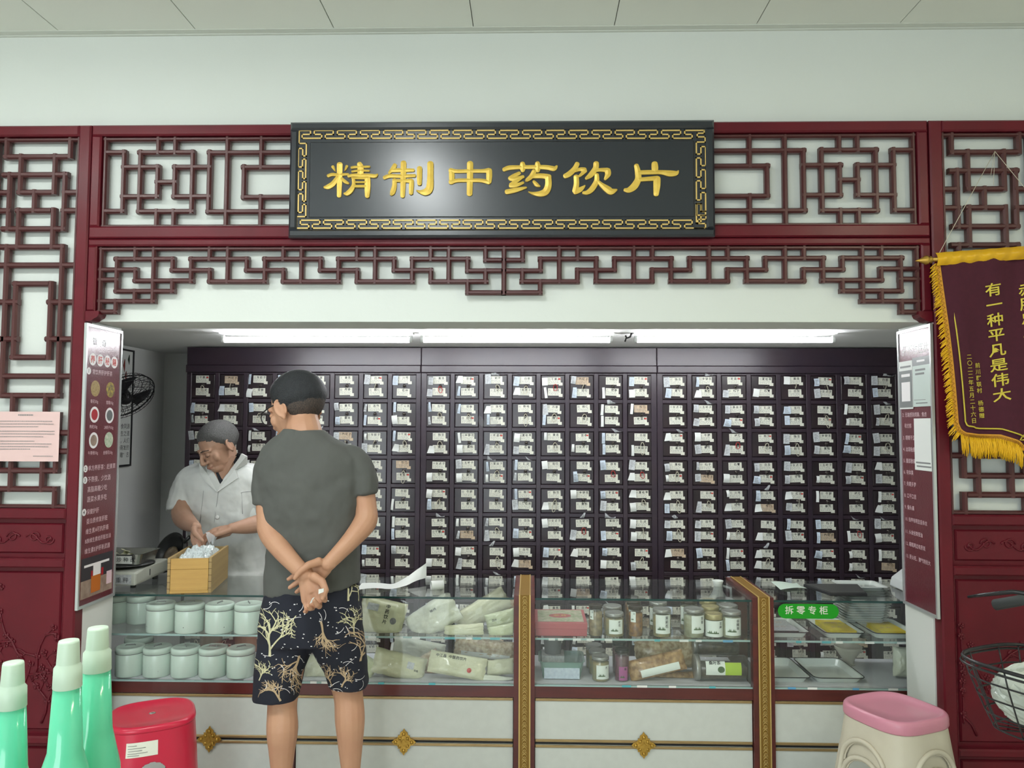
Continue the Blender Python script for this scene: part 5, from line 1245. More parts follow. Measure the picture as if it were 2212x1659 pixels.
# ================================================================== fringed pennant
mat('velvet', (.060, .006, .018), .85, noise=(60, .4, (.04, .003, .012))); mat('satin_yellow', (.75, .42, .01), .3, noise=(7, .5, (.5, .24, .005))); mat('fringe_gold', (.80, .45, .01), .6); mat('braid_orange', (.62, .28, .02), .6); mat('banner_gold', (.62, .50, .06), .4, metal=.2); mat('stitch', (.28, .12, .01), .7)
YP = -.105
def BP(a, bb, dy=0.0):
    p = atY(2171.6 + a + .085 * bb, 549 - .075 * a + bb, YP); return (float(p[0]), YP + dy, float(p[2]))
def wav(a, bb): return .008 * math.sin(a * .03 + bb * .012) + .004 * math.sin(a * .07) 
def edge_half(bb): return lerp(143, 134, min(1, bb / 365))
def bottom(t):                                   # t = |a| / half width -> b of the cloth's lower edge
    return np.interp(t, [0, .08, .34, .66, .88, .96, 1], [416, 404, 389, 385, 379, 371, 356])
ban = empty('fringed_pennant', BP(0, 0), label='maroon velvet pennant with gold lettering and yellow fringe', cat='banner')
def bput(b, nm, m, par=None, kind=None):
    o = b.build(nm, m, ban); ppart(o, ban)
    if kind: o['kind'] = kind
    return o
b = MB()
def CL(u, v, side=0):
    t = u * 2 - 1; bm = float(bottom(abs(t))); bb = bm * v; a = t * edge_half(bb); return BP(a, bb, wav(a, bb) + side)
b.grid(lambda u, v: CL(u, v), 40, 24); b.grid(lambda u, v: CL(1 - u, v, .003), 40, 24); bput(b, 'velvet_cloth', 'velvet')
b = MB(); b.grid(lambda u, v: BP(lerp(-150, 150, u), lerp(-14, 14, v), -.018 * math.cos((v - .5) * 3) + .003 * math.sin(u * 60 + v * 3)), 60, 6); bput(b, 'satin_sleeve', 'satin_yellow')
p0, p1 = BP(-168, 0, 0), BP(168, 0, 0)
b = MB(); b.tube([p0, p1], .008, 10); bput(b, 'rod', 'brass')
for s in (-1, 1):
    b = MB(); q0 = Vector(BP(s * 158, 0)); d = (Vector(BP(s * 200, 0)) - q0).normalized()
    prof = [(0, .008), (.006, .015), (.012, .010), (.018, .017), (.026, .018), (.034, .013), (.050, .006), (.064, .001)]
    b.tube([q0 + d * h for h, r in prof], [r for h, r in prof], 14); bput(b, 'finial', 'brass')
# boundary path of the cloth (left edge, bottom, right edge)
bd = []
for i in range(25): bb = 8 + (356 - 8) * i / 24; bd.append((-edge_half(bb), bb))
for i in range(1, 60): t = -1 + i / 59 * 2 if False else -1 + 2 * i / 60; bd.append((t * 134, float(bottom(abs(t)))))
bd += [(-a, c) for a, c in bd[:25][::-1]]
def nrm_at(i):
    p, q2 = bd[max(i - 1, 0)], bd[min(i + 1, len(bd) - 1)]; dx, dy = q2[0] - p[0], q2[1] - p[1]; l = math.hypot(dx, dy) + 1e-6; return (-dy / l, dx / l)
b = MB(); vs = []
for i, (a, c) in enumerate(bd):
    n = nrm_at(i); vs += [BP(a - n[0] * 3, c - n[1] * 3, wav(a, c) - .004), BP(a + n[0] * 9, c + n[1] * 9, wav(a, c) - .004)]
b._add(vs, [(2 * i, 2 * i + 1, 2 * i + 3, 2 * i + 2) for i in range(len(bd) - 1)]); bput(b, 'braid_band', 'braid_orange')
b = MB(); zz = []
for i in range(len(bd) - 1):
    for k in range(3):
        t = k / 3; a, c = lerp(bd[i][0], bd[i + 1][0], t), lerp(bd[i][1], bd[i + 1][1], t); n = nrm_at(i); s = 3 + 4 * (1 if (i * 3 + k) % 2 else -1) * .8
        zz.append(BP(a + n[0] * s, c + n[1] * s, wav(a, c) - .0055))
b.tube(zz, .0010, 4); bput(b, 'zigzag_stitch', 'stitch')
b = MB(); rf = random.Random(9)
for i in range(len(bd) - 1):
    for k in range(9):
        t = rf.random(); a, c = lerp(bd[i][0], bd[i + 1][0], t), lerp(bd[i][1], bd[i + 1][1], t); n = nrm_at(i)
        side = abs(n[0]) > .75
        ln = (rf.uniform(14, 24) if side else rf.uniform(32, 46)); gx = n[0] * (.75 if side else .05); gy = (n[1] * .9 + .45) if side else 1.0
        st = (a + n[0] * 6, c + n[1] * 6); pts = []
        for j in range(4):
            f = j / 3; pts.append(BP(st[0] + gx * ln * f + rf.uniform(-.8, .8), st[1] + gy * ln * f * (1 if not side else (.5 + .6 * f)), wav(a, c) - .004 - .006 * math.sin(f * 3) + rf.uniform(-.004, .004)))
        b.tube(pts, [.0016, .0018, .0016, .0010], 4)
bput(b, 'fringe', 'fringe_gold', kind='stuff')
b = MB(); gl = []
for i, (a, c) in enumerate(bd):
    n = nrm_at(i); s = 17 if abs(a) > 100 or c < 380 else 15; gl.append(BP(a - n[0] * s, c - n[1] * s, wav(a, c) - .0065))
b.tube(gl, .0032, 4, flat=((0, 1, 0), .3)); bput(b, 'gold_outline', 'banner_gold')
def btext(st, a0, c0, dx, size, step, sq=1.25, off=.03, lean=.10):
    for i, ch in enumerate(st):
        if ch == ' ': continue
        a, c = a0 + dx * i * step / 30, c0 + i * step
        b = MB(); t = MB(); t.text(ch, size, (0, 0, 0), anchor='c', off=off, sq=sq)
        b._add([BP(a + p[0], c + size - (p[2] + lean * p[0]), wav(a + p[0], c) - .0035) for p in t.v], t.f); bput(b, 'gold_character', 'banner_gold')
btext('有一种平凡是伟大', -34, 59, .2, 30, 32.4, sq=1.28, off=.014)
btext('赤胆忠心为国人', 42, 62, .2, 30, 31.5, sq=1.2, off=.014)
btext('二〇二二年五月二十六日', -99, 208, .5, 12.5, 13.8, sq=1.1, off=.006, lean=.0)
btext('前川群联村 杨德赠', -79, 228, .5, 12, 13.6, sq=1.1, off=.006, lean=.0)
# cord
b = MB(); k0 = atY(2149, 327, -.052)
b.tube([tuple(Vector(BP(-146, -6))), tuple(k0)], .0012, 5); b.tube([tuple(k0), tuple(Vector(BP(146, -6)))], .0012, 5)
b.tube([tuple(k0), tuple(atY(2140, 380, -.056))], .0009, 4); b.tube([tuple(k0), tuple(atY(2146, 400, -.056))], .0009, 4)
bput(b, 'hanging_cord', 'string')

# ================================================================== plastic stools
mat('stool_red', (.52, .012, .045), .32, coat=.2); mat('stool_pink', (.60, .24, .32), .35, coat=.2); mat('stool_cream', (.60, .55, .44), .45, noise=(9, .25, (.42, .36, .26), 8)); mat('stool_red_deep', (.16, .01, .02), .5)
def sup(t, n=3.6): c, s = math.cos(t), math.sin(t); return (math.copysign(abs(c) ** (2 / n), c), math.copysign(abs(s) ** (2 / n), s))
def stool_legs(hw0, hw1, z0, z1, arch_w, arch_top, nexp, name, m, root, nu=240, nv=84, thick=.004, mi_split=None):
    """body shell from the seat (hw1 at z1) to the floor (hw0 at z0) with an arch cut in each face"""
    bm = bmesh.new(); rows = []
    for j in range(nv + 1):
        z = lerp(z0, z1, j / nv); f = (z - z0) / (z1 - z0); hw = lerp(hw0, hw1, f ** .8); row = []
        for i in range(nu):
            t = 2 * math.pi * (i + .5) / nu; x, y = sup(t, nexp); row.append(bm.verts.new((x * hw, y * hw, z)))
        rows.append(row)
    for j in range(nv):
        for i in range(nu):
            a, c = rows[j][i], rows[j][(i + 1) % nu]; d, e = rows[j + 1][(i + 1) % nu], rows[j + 1][i]
            mx = (a.co + d.co) / 2; tt = min(abs(mx.x), abs(mx.y)); zc = mx.z
            wz = arch_w * (1 + .35 * (1 - (zc - z0) / (arch_top - z0))) if zc < arch_top else 0
            r = arch_w
            if zc > arch_top - r: h = zc - (arch_top - r); wz = math.sqrt(max(0, r * r - h * h)) if h < r else 0
            if tt < wz: continue
            bm.faces.new((a, c, d, e))
    # pull boundary verts of the arch onto the smooth arch line
    for v in [v for v in bm.verts if not v.link_faces]: bm.verts.remove(v)
    me = bpy.data.meshes.new(name); bm.to_mesh(me); bm.free(); me.materials.append(MATS[m])
    for p in me.polygons: p.use_smooth = True
    o = link(name, me, root)
    sm = o.modifiers.new('s', 'SMOOTH'); sm.factor = .5; sm.iterations = 6
    so = o.modifiers.new('t', 'SOLIDIFY'); so.thickness = thick; so.offset = -1
    return o
def seat_mesh(hw, z0, z1, nexp, dish, rnd_=.012, nu=64):
    b = MB(); prof = [(1.0, z0), (1.012, z0 + .004), (1.012, z1 - rnd_), (1.0, z1 - rnd_ * .4), (.97, z1), (.90, z1 + .001), (.84, z1 - dish), (.4, z1 - dish), (.02, z1 - dish)]
    vs = []
    for s, z in prof:
        for i in range(nu): x, y = sup(2 * math.pi * i / nu, lerp(2.6, nexp, min(1, s))); vs.append((x * hw * s, y * hw * s, z))
    fs = [(j * nu + i, j * nu + (i + 1) % nu, (j + 1) * nu + (i + 1) % nu, (j + 1) * nu + i) for j in range(len(prof) - 1) for i in range(nu)]
    fs.append(tuple(range((len(prof) - 1) * nu, len(prof) * nu)))
    fs.append(tuple(range(nu))[::-1])
    b._add(vs, fs, 0, True); return b
rs = empty('red_stool', (float(atY(329, 1545, -.17)[0]), -.17, 0), (0, 0, R_(28)), label='red plastic stool with a price sticker beside the green bottles', cat='stool')
ZR = .476
seat_mesh(.148, ZR - .02, ZR, 3.0, .004).build('seat', 'stool_red', rs)
stool_legs(.185, .147, 0, ZR - .012, .050, ZR - .125, 3.0, 'leg_shell', 'stool_red', rs)
b = MB(); b.lathe([(.001, ZR - .0035), (.008, ZR - .0035)], n=16, sy=.6, caps=False); b.build('seat_hole', 'ink', rs)
b = MB(); b.tube([(.0105 * math.cos(t), .007 * math.sin(t), ZR - .003) for t in [k * math.pi / 8 for k in range(16)]], .0018, 5, closed=True); b.build('seat_eyelet', 'steel', rs)
# sticker on the face towards the camera
b = MB(); dirv = Vector((math.sin(R_(28)), 0, 0))
tc = R_(-118); xx, yy = sup(R_(-112), 3.0)
def stk(u, v): 
    t = R_(-88 - 27 * (1 - u)) ; x, y = sup(t, 3.0); z = ZR - .048 - .050 * (1 - v); hw_s = lerp(.185, .147, ((z) / (ZR - .012)) ** .8) + .0012; return (x * hw_s, y * hw_s, z)
b.grid(stk, 8, 2); stick = b.build('price_sticker', 'label_card', rs)
b = MB()
for (v0, u0, u1) in ((.8, .1, .5), (.62, .1, .8), (.45, .12, .7), (.28, .1, .85), (.14, .1, .6)):
    pts = [Vector(stk(lerp(u0, u1, k / 4), v0)) * 1.004 for k in range(5)]; b.tube([(p.x, p.y, ZR - .048 - .05 * (1 - v0)) for p in pts], .0009, 4)
b.build('sticker_print', 'ink_grey', rs)
def pink_stool(z_off, lab, k):
    s = empty('pink_seat_stool', (float(atY(1932, 1505, -.205)[0]), -.205, z_off), (0, 0, R_(24)), label=lab, cat='stool', group='two stacked pink seat stools')
    ZP = .485
    seat_mesh(.147 if k else .136, ZP - .042, ZP, 3.4, .007, .016).build('seat', 'stool_pink', s)
    stool_legs(.218, .144, 0, ZP - .040, .078, ZP - .115, 3.4, 'leg_shell', 'stool_cream', s)
    # raised rib round each arch
    for f in range(4):
        pts = []
        for kk in range(33):
            t = -1 + kk / 16
            if abs(t) < .55: a = t / .55 * math.pi / 2; dx = math.sin(a) * .094; z = ZP - .195 + math.cos(a) * .094
            else: dx = math.copysign(.094 + (abs(t) - .55) * .07, t); z = ZP - .195 - (abs(t) - .55) / .45 * .27
            hw_s = lerp(.218, .144, max(0, z / (ZP - .04)) ** .8) + .003
            # superellipse point with that tangential offset
            rr2 = hw_s * (max(0, 1 - (abs(dx) / hw_s) ** 3.4)) ** (1 / 3.4)
            p = Vector((dx, -rr2 - .001, z)); p.rotate(Euler((0, 0, f * math.pi / 2))); pts.append(p)
        b = MB(); b.tube(pts, .0085, 8, flat=None); b.build('arch_rib', 'stool_cream', s)
    return s
pink_stool(.0, 'lower cream stool whose arches show inside the pink topped stool', 0)
pink_stool(.060, 'cream plastic stool with a glossy pink seat stacked on top', 1)

# ================================================================== green spray bottles close to the camera
mat('liquid_green', (.12, .62, .36), .15, coat=.4, sss=.0); mat('cap_white', (.55, .68, .54), .4)
fs_ = empty('front_shelf', (-.75, -1.93, 0), label='white shelf unit just below the view that the green bottles stand on', cat='shelf')
b = MB(); b.box(-.35, .22, -.12, .12, .755, .775); b.build('shelf_board', 'counter_white', fs_)
for x in (-.33, .18):
    b = MB(); b.box(x, x + .02, -.11, .11, 0, .755); b.build('side_panel', 'counter_white', fs_)
for i, (cxp, ytop, Y, k, lab) in enumerate([(29, 1430, -1.95, 1.0, 'green bottle with white cap at the picture edge'), (149, 1383, -1.99, 1.0, 'middle green bottle with white spray cap'), (212, 1355, -1.90, 1.0, 'tallest looking green bottle next to the red stool')]):
    px_m = (3.05 + Y) / 1650; p = atY(cxp, ytop, Y); z0 = .7755; H = float(p[2]) - z0
    o = empty('spray_bottle', (float(p[0]), Y, z0), (0, 0, .3 * i), label=lab, cat='bottle', group='green spray bottles up front')
    r = 21 * px_m
    b = MB(); b.lathe([(r * 1.30, H - .064), (r * 1.36, H - .063), (r * 1.30, H - .036), (r * 1.08, H - .032), (r * 1.08, H - .030), (r * .98, H - .003), (r * .92, H), (r * .5, H + .0005), (.001, H)], n=28); b.build('spray_cap', 'cap_white', o)
    nz = H - .064
    b = MB(); b.lathe([(.034, 0), (.037, .004), (.038, max(.02, nz - .17)), (.036, nz - .14), (.028, nz - .105), (r * 1.62, nz - .085), (r * 1.30, nz), (r * 1.0, nz + .002)], n=32); b.build('bottle_body', 'liquid_green', o)

# ================================================================== bicycle at the edge of the view
mat('bike_black', (.015, .015, .017), .35); mat('grip_grey', (.05, .055, .055), .7); mat('bag_wrap', (.50, .54, .48), .25, coat=.5, bump=(20, .6)); mat('rubber', (.012, .012, .012), .8)
hd = Vector((-.90, -.43, 0)).normalized(); sd = Vector((hd.y, -hd.x, 0)); Sx = Vector((1.655, -.72, 0))     # sd points to the bar end seen in the photo
bike = empty('bicycle', (Sx.x, Sx.y, 0), label='black bicycle with a wire basket entering the picture edge', cat='bicycle')
def kput(b, nm, m, par=None): 
    o = b.build(nm, m, par or bike)
    if par is None: ppart(o, bike)
    else: o.matrix_parent_inverse = Matrix.Translation(-Vector(bike.location))
    return o
if sd.x > 0: sd = -sd
def Bk(f, s, z): v = Sx + hd * f + sd * s; return (v.x, v.y, z)
b = MB(); b.tube([Bk(-.02, -.29, .955), Bk(-.02, -.20, 1.0), Bk(0, -.08, 1.04), Bk(0, 0, 1.035), Bk(0, .08, 1.04), Bk(-.02, .20, 1.0), Bk(-.02, .29, .965)], .011, 10); kput(b, 'handlebar', 'bike_black')
for s in (-1, 1):
    b = MB(); b.tube([Bk(-.02, s * .17, 1.012), Bk(-.02, s * .30, .962)], [.0165, .018], 12); kput(b, 'grip', 'grip_grey')
    b = MB(); b.tube([Bk(.01, s * .13, 1.03), Bk(.045, s * .20, 1.03), Bk(.055, s * .30, 1.0), Bk(.05, s * .345, .985)], [.008, .007, .006, .004], 8); kput(b, 'brake_lever', 'bike_black')
b = MB(); b.tube([Bk(0, 0, 1.03), Bk(.01, 0, .72), Bk(.03, 0, .70)], .014, 10)
for s in (-.05, .05): b.tube([Bk(.02, 0, .72), Bk(.03, s, .66), Bk(.10, s, .30)], .010, 8)
kput(b, 'front_fork', 'bike_black')
def wheel(fc):
    b = MB(); b.tube([Bk(fc + .285 * math.cos(t), 0, .30 + .285 * math.sin(t)) for t in [k * math.pi / 24 for k in range(48)]], .014, 8, closed=True); w = kput(b, 'wheel_tyre', 'rubber')
    b = MB()
    for k in range(18):
        t = k * math.pi / 9; b.tube([Bk(fc, .012 * (-1) ** k, .30), Bk(fc + .272 * math.cos(t), 0, .30 + .272 * math.sin(t))], .0012, 4)
    b.tube([Bk(fc, -.04, .30), Bk(fc, .04, .30)], .014, 8); kput(b, 'wheel_spokes', 'steel')
wheel(.10); wheel(-.92)
b = MB(); b.tube([Bk(.01, 0, .70), Bk(-.42, 0, .30), Bk(-.92, 0, .30), Bk(-.55, 0, .62), Bk(-.42, 0, .30)], .014, 8); b.tube([Bk(.01, 0, .74), Bk(-.53, 0, .58)], .014, 8); b.tube([Bk(-.55, 0, .62), Bk(-.58, 0, .80)], .012, 8); kput(b, 'frame_tubes', 'bike_black')
b = MB(); b.tube([Bk(-.46, 0, .83), Bk(-.56, 0, .84), Bk(-.70, 0, .85)], [.025, .06, .085], 10, flat=((0, 0, 1), .4)); kput(b, 'saddle', 'rubber')
b = MB(); b.tube([Bk(-.42, 0, .30), Bk(-.40, .10, .16), Bk(-.38, .16, .012)], .008, 8); kput(b, 'kickstand', 'steel')
# wire basket
def rim(f0, f1, w, z, n=28):
    cf = (f0 + f1) / 2; hl = (f1 - f0) / 2; pts = []
    for k in range(n): x, y = sup(2 * math.pi * k / n, 3.2); pts.append(Bk(cf + hl * x, w * y, z))
    return pts
lev = [(.06, .40, .175, .885), (.07, .385, .163, .835), (.085, .365, .15, .785), (.10, .345, .135, .735), (.115, .325, .12, .69)]
b = MB()
for i, a in enumerate(lev): b.tube(rim(*a), .0055 if i == 0 else .0026, 6, closed=True)
b.tube(rim(.055, .405, .18, .872), .0035, 6, closed=True)
for k in range(0, 28, 2): b.tube([rim(*a)[k] for a in lev] + [tuple(Vector(rim(*lev[-1])[k]).lerp(Vector(Bk(.22, 0, .69)), .9))], .0024, 5)
kput(b, 'wire_basket', 'bike_black')
pbag = empty('shopping_bag', Bk(.22, 0, .70), label='pale crumpled plastic bag filling the bicycle basket', cat='bag')
b = MB()
def PBG(u, v):
    th = u * 2 * math.pi; ph = v * math.pi; x, y = sup(th, 3); r = math.sin(ph) ** .6
    n = mnoise.noise(Vector((math.cos(th) * 2.6, math.sin(th) * 2.6, ph * 2.4))) + .5 * mnoise.noise(Vector((math.cos(th) * 7, math.sin(th) * 7, ph * 6))); zz = .080 - .080 * math.cos(ph)
    sc_ = lerp(.80, 1.06, zz / .16) * (1 - .16 * abs(n))
    w = Sx + hd * (.22 + .130 * x * r * sc_) + sd * (.128 * y * r * sc_); return (w.x, w.y, .700 + zz + .030 * n * max(0, v - .45) * 2)
b.grid(PBG, 60, 32, closed_u=True, smooth=False); ppart(b.build('bag_film', 'bag_wrap', pbag), pbag)
# ================================================================== people
mat('skin_tan', (.50, .27, .165), .5, noise=(14, .35, (.44, .21, .13), 4), bump=(220, .06))
mat('skin_older', (.40, .235, .16), .5, noise=(16, .4, (.34, .17, .11), 4), bump=(220, .06))
mat('tee_grey', (.092, .093, .086), .9, noise=(3, .35, (.080, .083, .077), 5), bump=(7, .5, (1.6, 1.6, .7))); mat('tee_rib', (.075, .08, .07), .9)
mat('shorts_navy', (.010, .011, .020), .85, noise=(5, .5, (.016, .018, .032)), bump=(8, .35)); mat('print_cream', (.62, .58, .36), .8); mat('print_tan', (.50, .36, .22), .8)
mat('coat_white', (.62, .63, .61), .8, noise=(4, .2, (.52, .53, .52), 4), bump=(8, .45)); mat('undershirt', (.02, .02, .025), .9); mat('seam_grey', (.36, .36, .36), .8); mat('button_white', (.75, .75, .73), .3)
mat('hair_black', (.010, .011, .014), .55, noise=(120, .5, (.025, .028, .032), 3, (1, 1, .15)), bump=(260, .5)); mat('hair_fade', (.085, .060, .048), .7, noise=(240, .9, (.022, .019, .019), 2), bump=(300, .3)); mat('hair_grey', (.10, .098, .095), .6, noise=(200, .8, (.035, .033, .034), 3), bump=(260, .5))
mat('brow_dark', (.06, .04, .03), .8); mat('lip', (.36, .14, .11), .5); mat('lens', (.6, .65, .7), .05, alpha=.18)
def cat_path(P, k=5):
    P = [np.array(p, float) for p in P]; out = []
    for i in range(len(P) - 1):
        p0, p1, p2, p3 = P[max(i - 1, 0)], P[i], P[i + 1], P[min(i + 2, len(P) - 1)]
        for t in [j / k for j in range(k)]: out.append(.5 * ((2 * p1) + (p2 - p0) * t + (2 * p0 - 5 * p1 + 4 * p2 - p3) * t * t + (3 * p1 - p0 - 3 * p2 + p3) * t ** 3))
    out.append(P[-1]); return out
def limb(b, pts, k=5, n=16, end=True):
    """pts: (x,y,z,r)"""
    q = cat_path(pts, k); b.tube([p[:3] for p in q], [max(.002, float(p[3])) for p in q], n); b.ball(tuple(q[0][:3]), float(q[0][3]), 12); (b.ball(tuple(q[-1][:3]), float(q[-1][3]), 12) if end else None)
def loft(b, rings, n=36, k=4, fold=None):
    """rings: (cx,cy,cz,rx,ry,exp) horizontal sections"""
    q = cat_path(rings, k); vs = []
    for jj, r in enumerate(q):
        for i in range(n):
            x, y = sup(2 * math.pi * i / n, r[5])
            if fold: g = 1 + fold[0] * (jj / len(q)) ** fold[2] * (math.sin(fold[1] * 6.283 * i / n + 1.3 + 7 * r[2]) + .6 * math.sin((fold[1] * 1.7) * 6.283 * i / n + 11 * r[2])); x, y = x * g, y * g
            vs.append((r[0] + x * r[3], r[1] + y * r[4], r[2] + (r[6] * x if len(r) > 6 else 0)))
    m = len(q); b._add(vs, [(j * n + i, j * n + (i + 1) % n, (j + 1) * n + (i + 1) % n, (j + 1) * n + i) for j in range(m - 1) for i in range(n)] + [tuple(range(n))[::-1], tuple(range((m - 1) * n, m * n))], 0, True)
def ell(b, M, c, r, n=16):
    t = MB(); t.ball((0, 0, 0), 1, n, sq=r); b._add([tuple(M @ (Vector(p) + Vector(c))) for p in t.v], t.f, 0, True)
def hand(b, w, d, n, side, curls, spread=.9, thumb=None, sc=1.0, L=(.070, .078, .072, .056)):
    """w wrist, d finger direction, n palm normal, side +1/-1 puts the thumb along +/-(d x n); curls per finger = 3 angles"""
    w, d, n = Vector(w), Vector(d).normalized(), Vector(n); n = (n - d * n.dot(d)).normalized(); s = d.cross(n) * side
    offs = (.030, .010, -.010, -.028); res = []
    b.tube([w - d * .02, w + d * .02 * sc, w + d * .06 * sc], [.024 * sc, .027 * sc, .026 * sc], 12, flat=(tuple(n), .62))
    for i in range(4):
        base = w + d * ((.088 - .006 * abs(i - 1)) * sc) + s * (offs[i] * sc * spread); r = (.0098, .0102, .0096, .0084)[i] * sc
        b.tube([w + s * offs[i] * .5 * sc + d * .01, w + d * .05 * sc + s * offs[i] * .85 * sc, base], [.015 * sc, .014 * sc, .0125 * sc], 10); b.ball(tuple(base), .0118 * sc, 10)
        dirv = d.copy(); p = base.copy(); pts = [p.copy()]; ang = 0
        for k, f in enumerate((.46, .30, .24)):
            ang += curls[i][k]; dirv = d * math.cos(ang) + n * math.sin(ang) + s * (.06 * (1.2 - i) * (spread - .9) * 3); p = p + dirv.normalized() * L[i] * f * sc; pts.append(p.copy())
        b.tube(pts, [r * 1.08, r, r * .92, r * .72], 10); b.ball(tuple(pts[-1]), r * .74, 8)
        for q in pts[1:3]: b.ball(tuple(q), r * 1.0, 8)
        res.append(pts)
    tb = thumb or [(.02, .030, .004), (.052, .052, .012), (.085, .058, .020), (.108, .050, .026)]
    tp = [w + d * a * sc + s * c * sc + n * e * sc for a, c, e in tb]
    b.tube(tp, [.0155 * sc, .0135 * sc, .0115 * sc, .008 * sc], 10); b.ball(tuple(tp[-1]), .0083 * sc, 8); b.ball(tuple(tp[0]), .0165 * sc, 10)
    res.append(tp); return res
def head_parts(b, M, nose=1.0):
    ell(b, M, (0, -.014, .026), (.076, .096, .086), 20); ell(b, M, (0, .026, -.026), (.063, .066, .082), 18); ell(b, M, (0, .052, -.084), (.042, .036, .030), 14); ell(b, M, (0, .02, -.065), (.056, .055, .045), 14)
    V = lambda *p: tuple(M @ Vector(p))
    b.tube([V(0, .088, .010), V(0, .104, -.012), V(0, .112, -.034), V(0, .100, -.044)], [.009, .0105, .0135, .010], 10); 
    for s in (-1, 1):
        ell(b, M, (s * .012, .097, -.038), (.009, .010, .008), 8); ell(b, M, (s * .040, .056, -.028), (.027, .018, .026), 12); ell(b, M, (s * .030, .080, -.002), (.016, .011, .011), 10)
        b.tube([V(s * .052, .066, .014), V(s * .030, .084, .020), V(s * .008, .089, .016)], [.009, .010, .008], 8)
        Me = M @ Matrix.Translation((s * .078, -.012, -.008)) @ Euler((R_(-12), 0, s * R_(-22))).to_matrix().to_4x4()
        ell(b, Me, (0, 0, 0), (.007, .020, .032), 12); b.tube([tuple(Me @ Vector((s * .006, .012 * math.cos(t) * 1.5, .030 * math.sin(t)))) for t in [R_(a) for a in range(-70, 260, 22)]], .0045, 8)
        ell(b, Me, (0, .004, -.030), (.006, .009, .010), 8)
    ell(b, M, (0, .089, -.062), (.024, .011, .0085), 12); ell(b, M, (0, .087, -.075), (.020, .010, .008), 12)
def remesh(o, vox, sm=3, fac=.5):
    r = o.modifiers.new('r', 'REMESH'); r.mode = 'VOXEL'; r.voxel_size = vox; r.use_smooth_shade = True
    s = o.modifiers.new('s', 'SMOOTH'); s.factor = fac; s.iterations = sm; return o
def hair_cap(name, root, M, line, m, full=.012, ramp=.05, nu=80, nv=56):
    """hair shell over the cranium; line(p) > 0 inside the hairline (metres); the shell thickens from the hairline inwards"""
    bm = bmesh.new(); rows = []
    for j in range(nv + 1):
        ph_ = math.pi * j / nv; row = []
        for i in range(nu):
            th = 2 * math.pi * i / nu; d = Vector((math.sin(ph_) * math.cos(th), math.sin(ph_) * math.sin(th), math.cos(ph_)))
            p = Vector((d.x * .0765, -.014 + d.y * .0965, .026 + d.z * .0865)); f = line(p) + .007 * mnoise.noise(p * 60) + .004 * mnoise.noise(p * 160); t = max(0.0, min(1.0, f / ramp)); t = t * t * (3 - 2 * t)
            g = full * t + (.0015 if f > 0 else -.004)
            row.append((bm.verts.new(M @ (p + d * g)), f))
        rows.append(row)
    for j in range(nv):
        for i in range(nu):
            q = [rows[j][i], rows[j + 1][i], rows[j + 1][(i + 1) % nu], rows[j][(i + 1) % nu]]
            if max(x[1] for x in q) > 0:
                try: bm.faces.new([x[0] for x in q])
                except ValueError: pass
    for v in [v for v in bm.verts if not v.link_faces]: bm.verts.remove(v)
    me = bpy.data.meshes.new(name); bm.to_mesh(me); bm.free(); me.materials.append(MATS[m])
    for p in me.polygons: p.use_smooth = True
    o = link(name, me, root); o.matrix_parent_inverse = Matrix.Translation(-Vector(root.location)); return o
def hput(b, nm, m, root, par=None):
    o = b.build(nm, m, par or root); o.matrix_parent_inverse = Matrix.Translation(-Vector(root.location)); return o
def head_matrix(pos, face, roll=0, scale=1.05):
    f = Vector(face).normalized(); r = f.cross(Vector((0, 0, 1))).normalized(); u = r.cross(f)
    M = Matrix((r, f, u)).transposed().to_4x4(); M = M @ Euler((0, roll, 0)).to_matrix().to_4x4(); M = M @ Matrix.Scale(scale, 4); M.translation = Vector(pos); return M

# ------------------------------------------------------------------ the customer, seen from behind
YCu = -.18
def K(px_, py_, dy=0.0): p = atY(px_, py_, YCu + dy); return (float(p[0]), float(p[1]), float(p[2]))
def KR(px_, py_, dy, rpx): s = (3.05 + YCu + dy) / 1650; return (*K(px_, py_, dy), rpx * s)
cu = empty('person', (K(670, 1400)[0], YCu, 0), label='person in grey tee and patterned shorts, hands clasped behind the back', cat='person')
hc = K(640, 881, .050); Mh = head_matrix(hc, (-.82, .47, -.32), R_(0), 1.15)
b = MB(); head_parts(b, Mh)
limb(b, [(*(Mh @ Vector((0, -.022, -.03))), .056), KR(654, 918, .02, 37), KR(658, 945, .0, 41), KR(662, 985, .0, 50)])
# torso core
T_ = []
for (x, y, rx, ry, dy) in ((662, 965, 60, .065, 0), (668, 1000, 100, .085, .0), (672, 1060, 96, .100, .01), (674, 1130, 84, .095, .01), (675, 1200, 82, .095, .01), (674, 1270, 86, .10, .01), (672, 1330, 88, .10, .0)):
    c = K(x, y, dy); s = (3.05 + YCu) / 1650; T_.append((c[0], c[1], c[2], rx * s, ry, 2.6))
loft(b, T_)
# legs: thigh, knee, calf, ankle, foot
for side, pts in ((-1, [(628, 1340, 0, 44), (618, 1440, .0, 39), (610, 1520, .01, 31), (610, 1575, -.015, 33), (609, 1625, -.008, 27), (608, 1690, .0, 20), (607, 1775, .005, 17.5)]), (1, [(716, 1340, .0, 44), (738, 1430, .03, 38), (752, 1500, .05, 31), (756, 1555, .028, 31.5), (757, 1610, .03, 26), (758, 1680, .04, 19), (759, 1765, .045, 17)])):
    limb(b, [KR(*p) for p in pts]); an = Vector(K(pts[-1][0], pts[-1][1], pts[-1][2])); an.z = .07
    limb(b, [(an.x, an.y - .035, .045, .036), (an.x + side * .005, an.y + .06, .04, .038), (an.x + side * .02, an.y + .15, .026, .028), (an.x + side * .02, an.y + .19, .020, .020)])
    limb(b, [(an.x, an.y, .12, .031), (an.x, an.y - .01, .05, .036)])
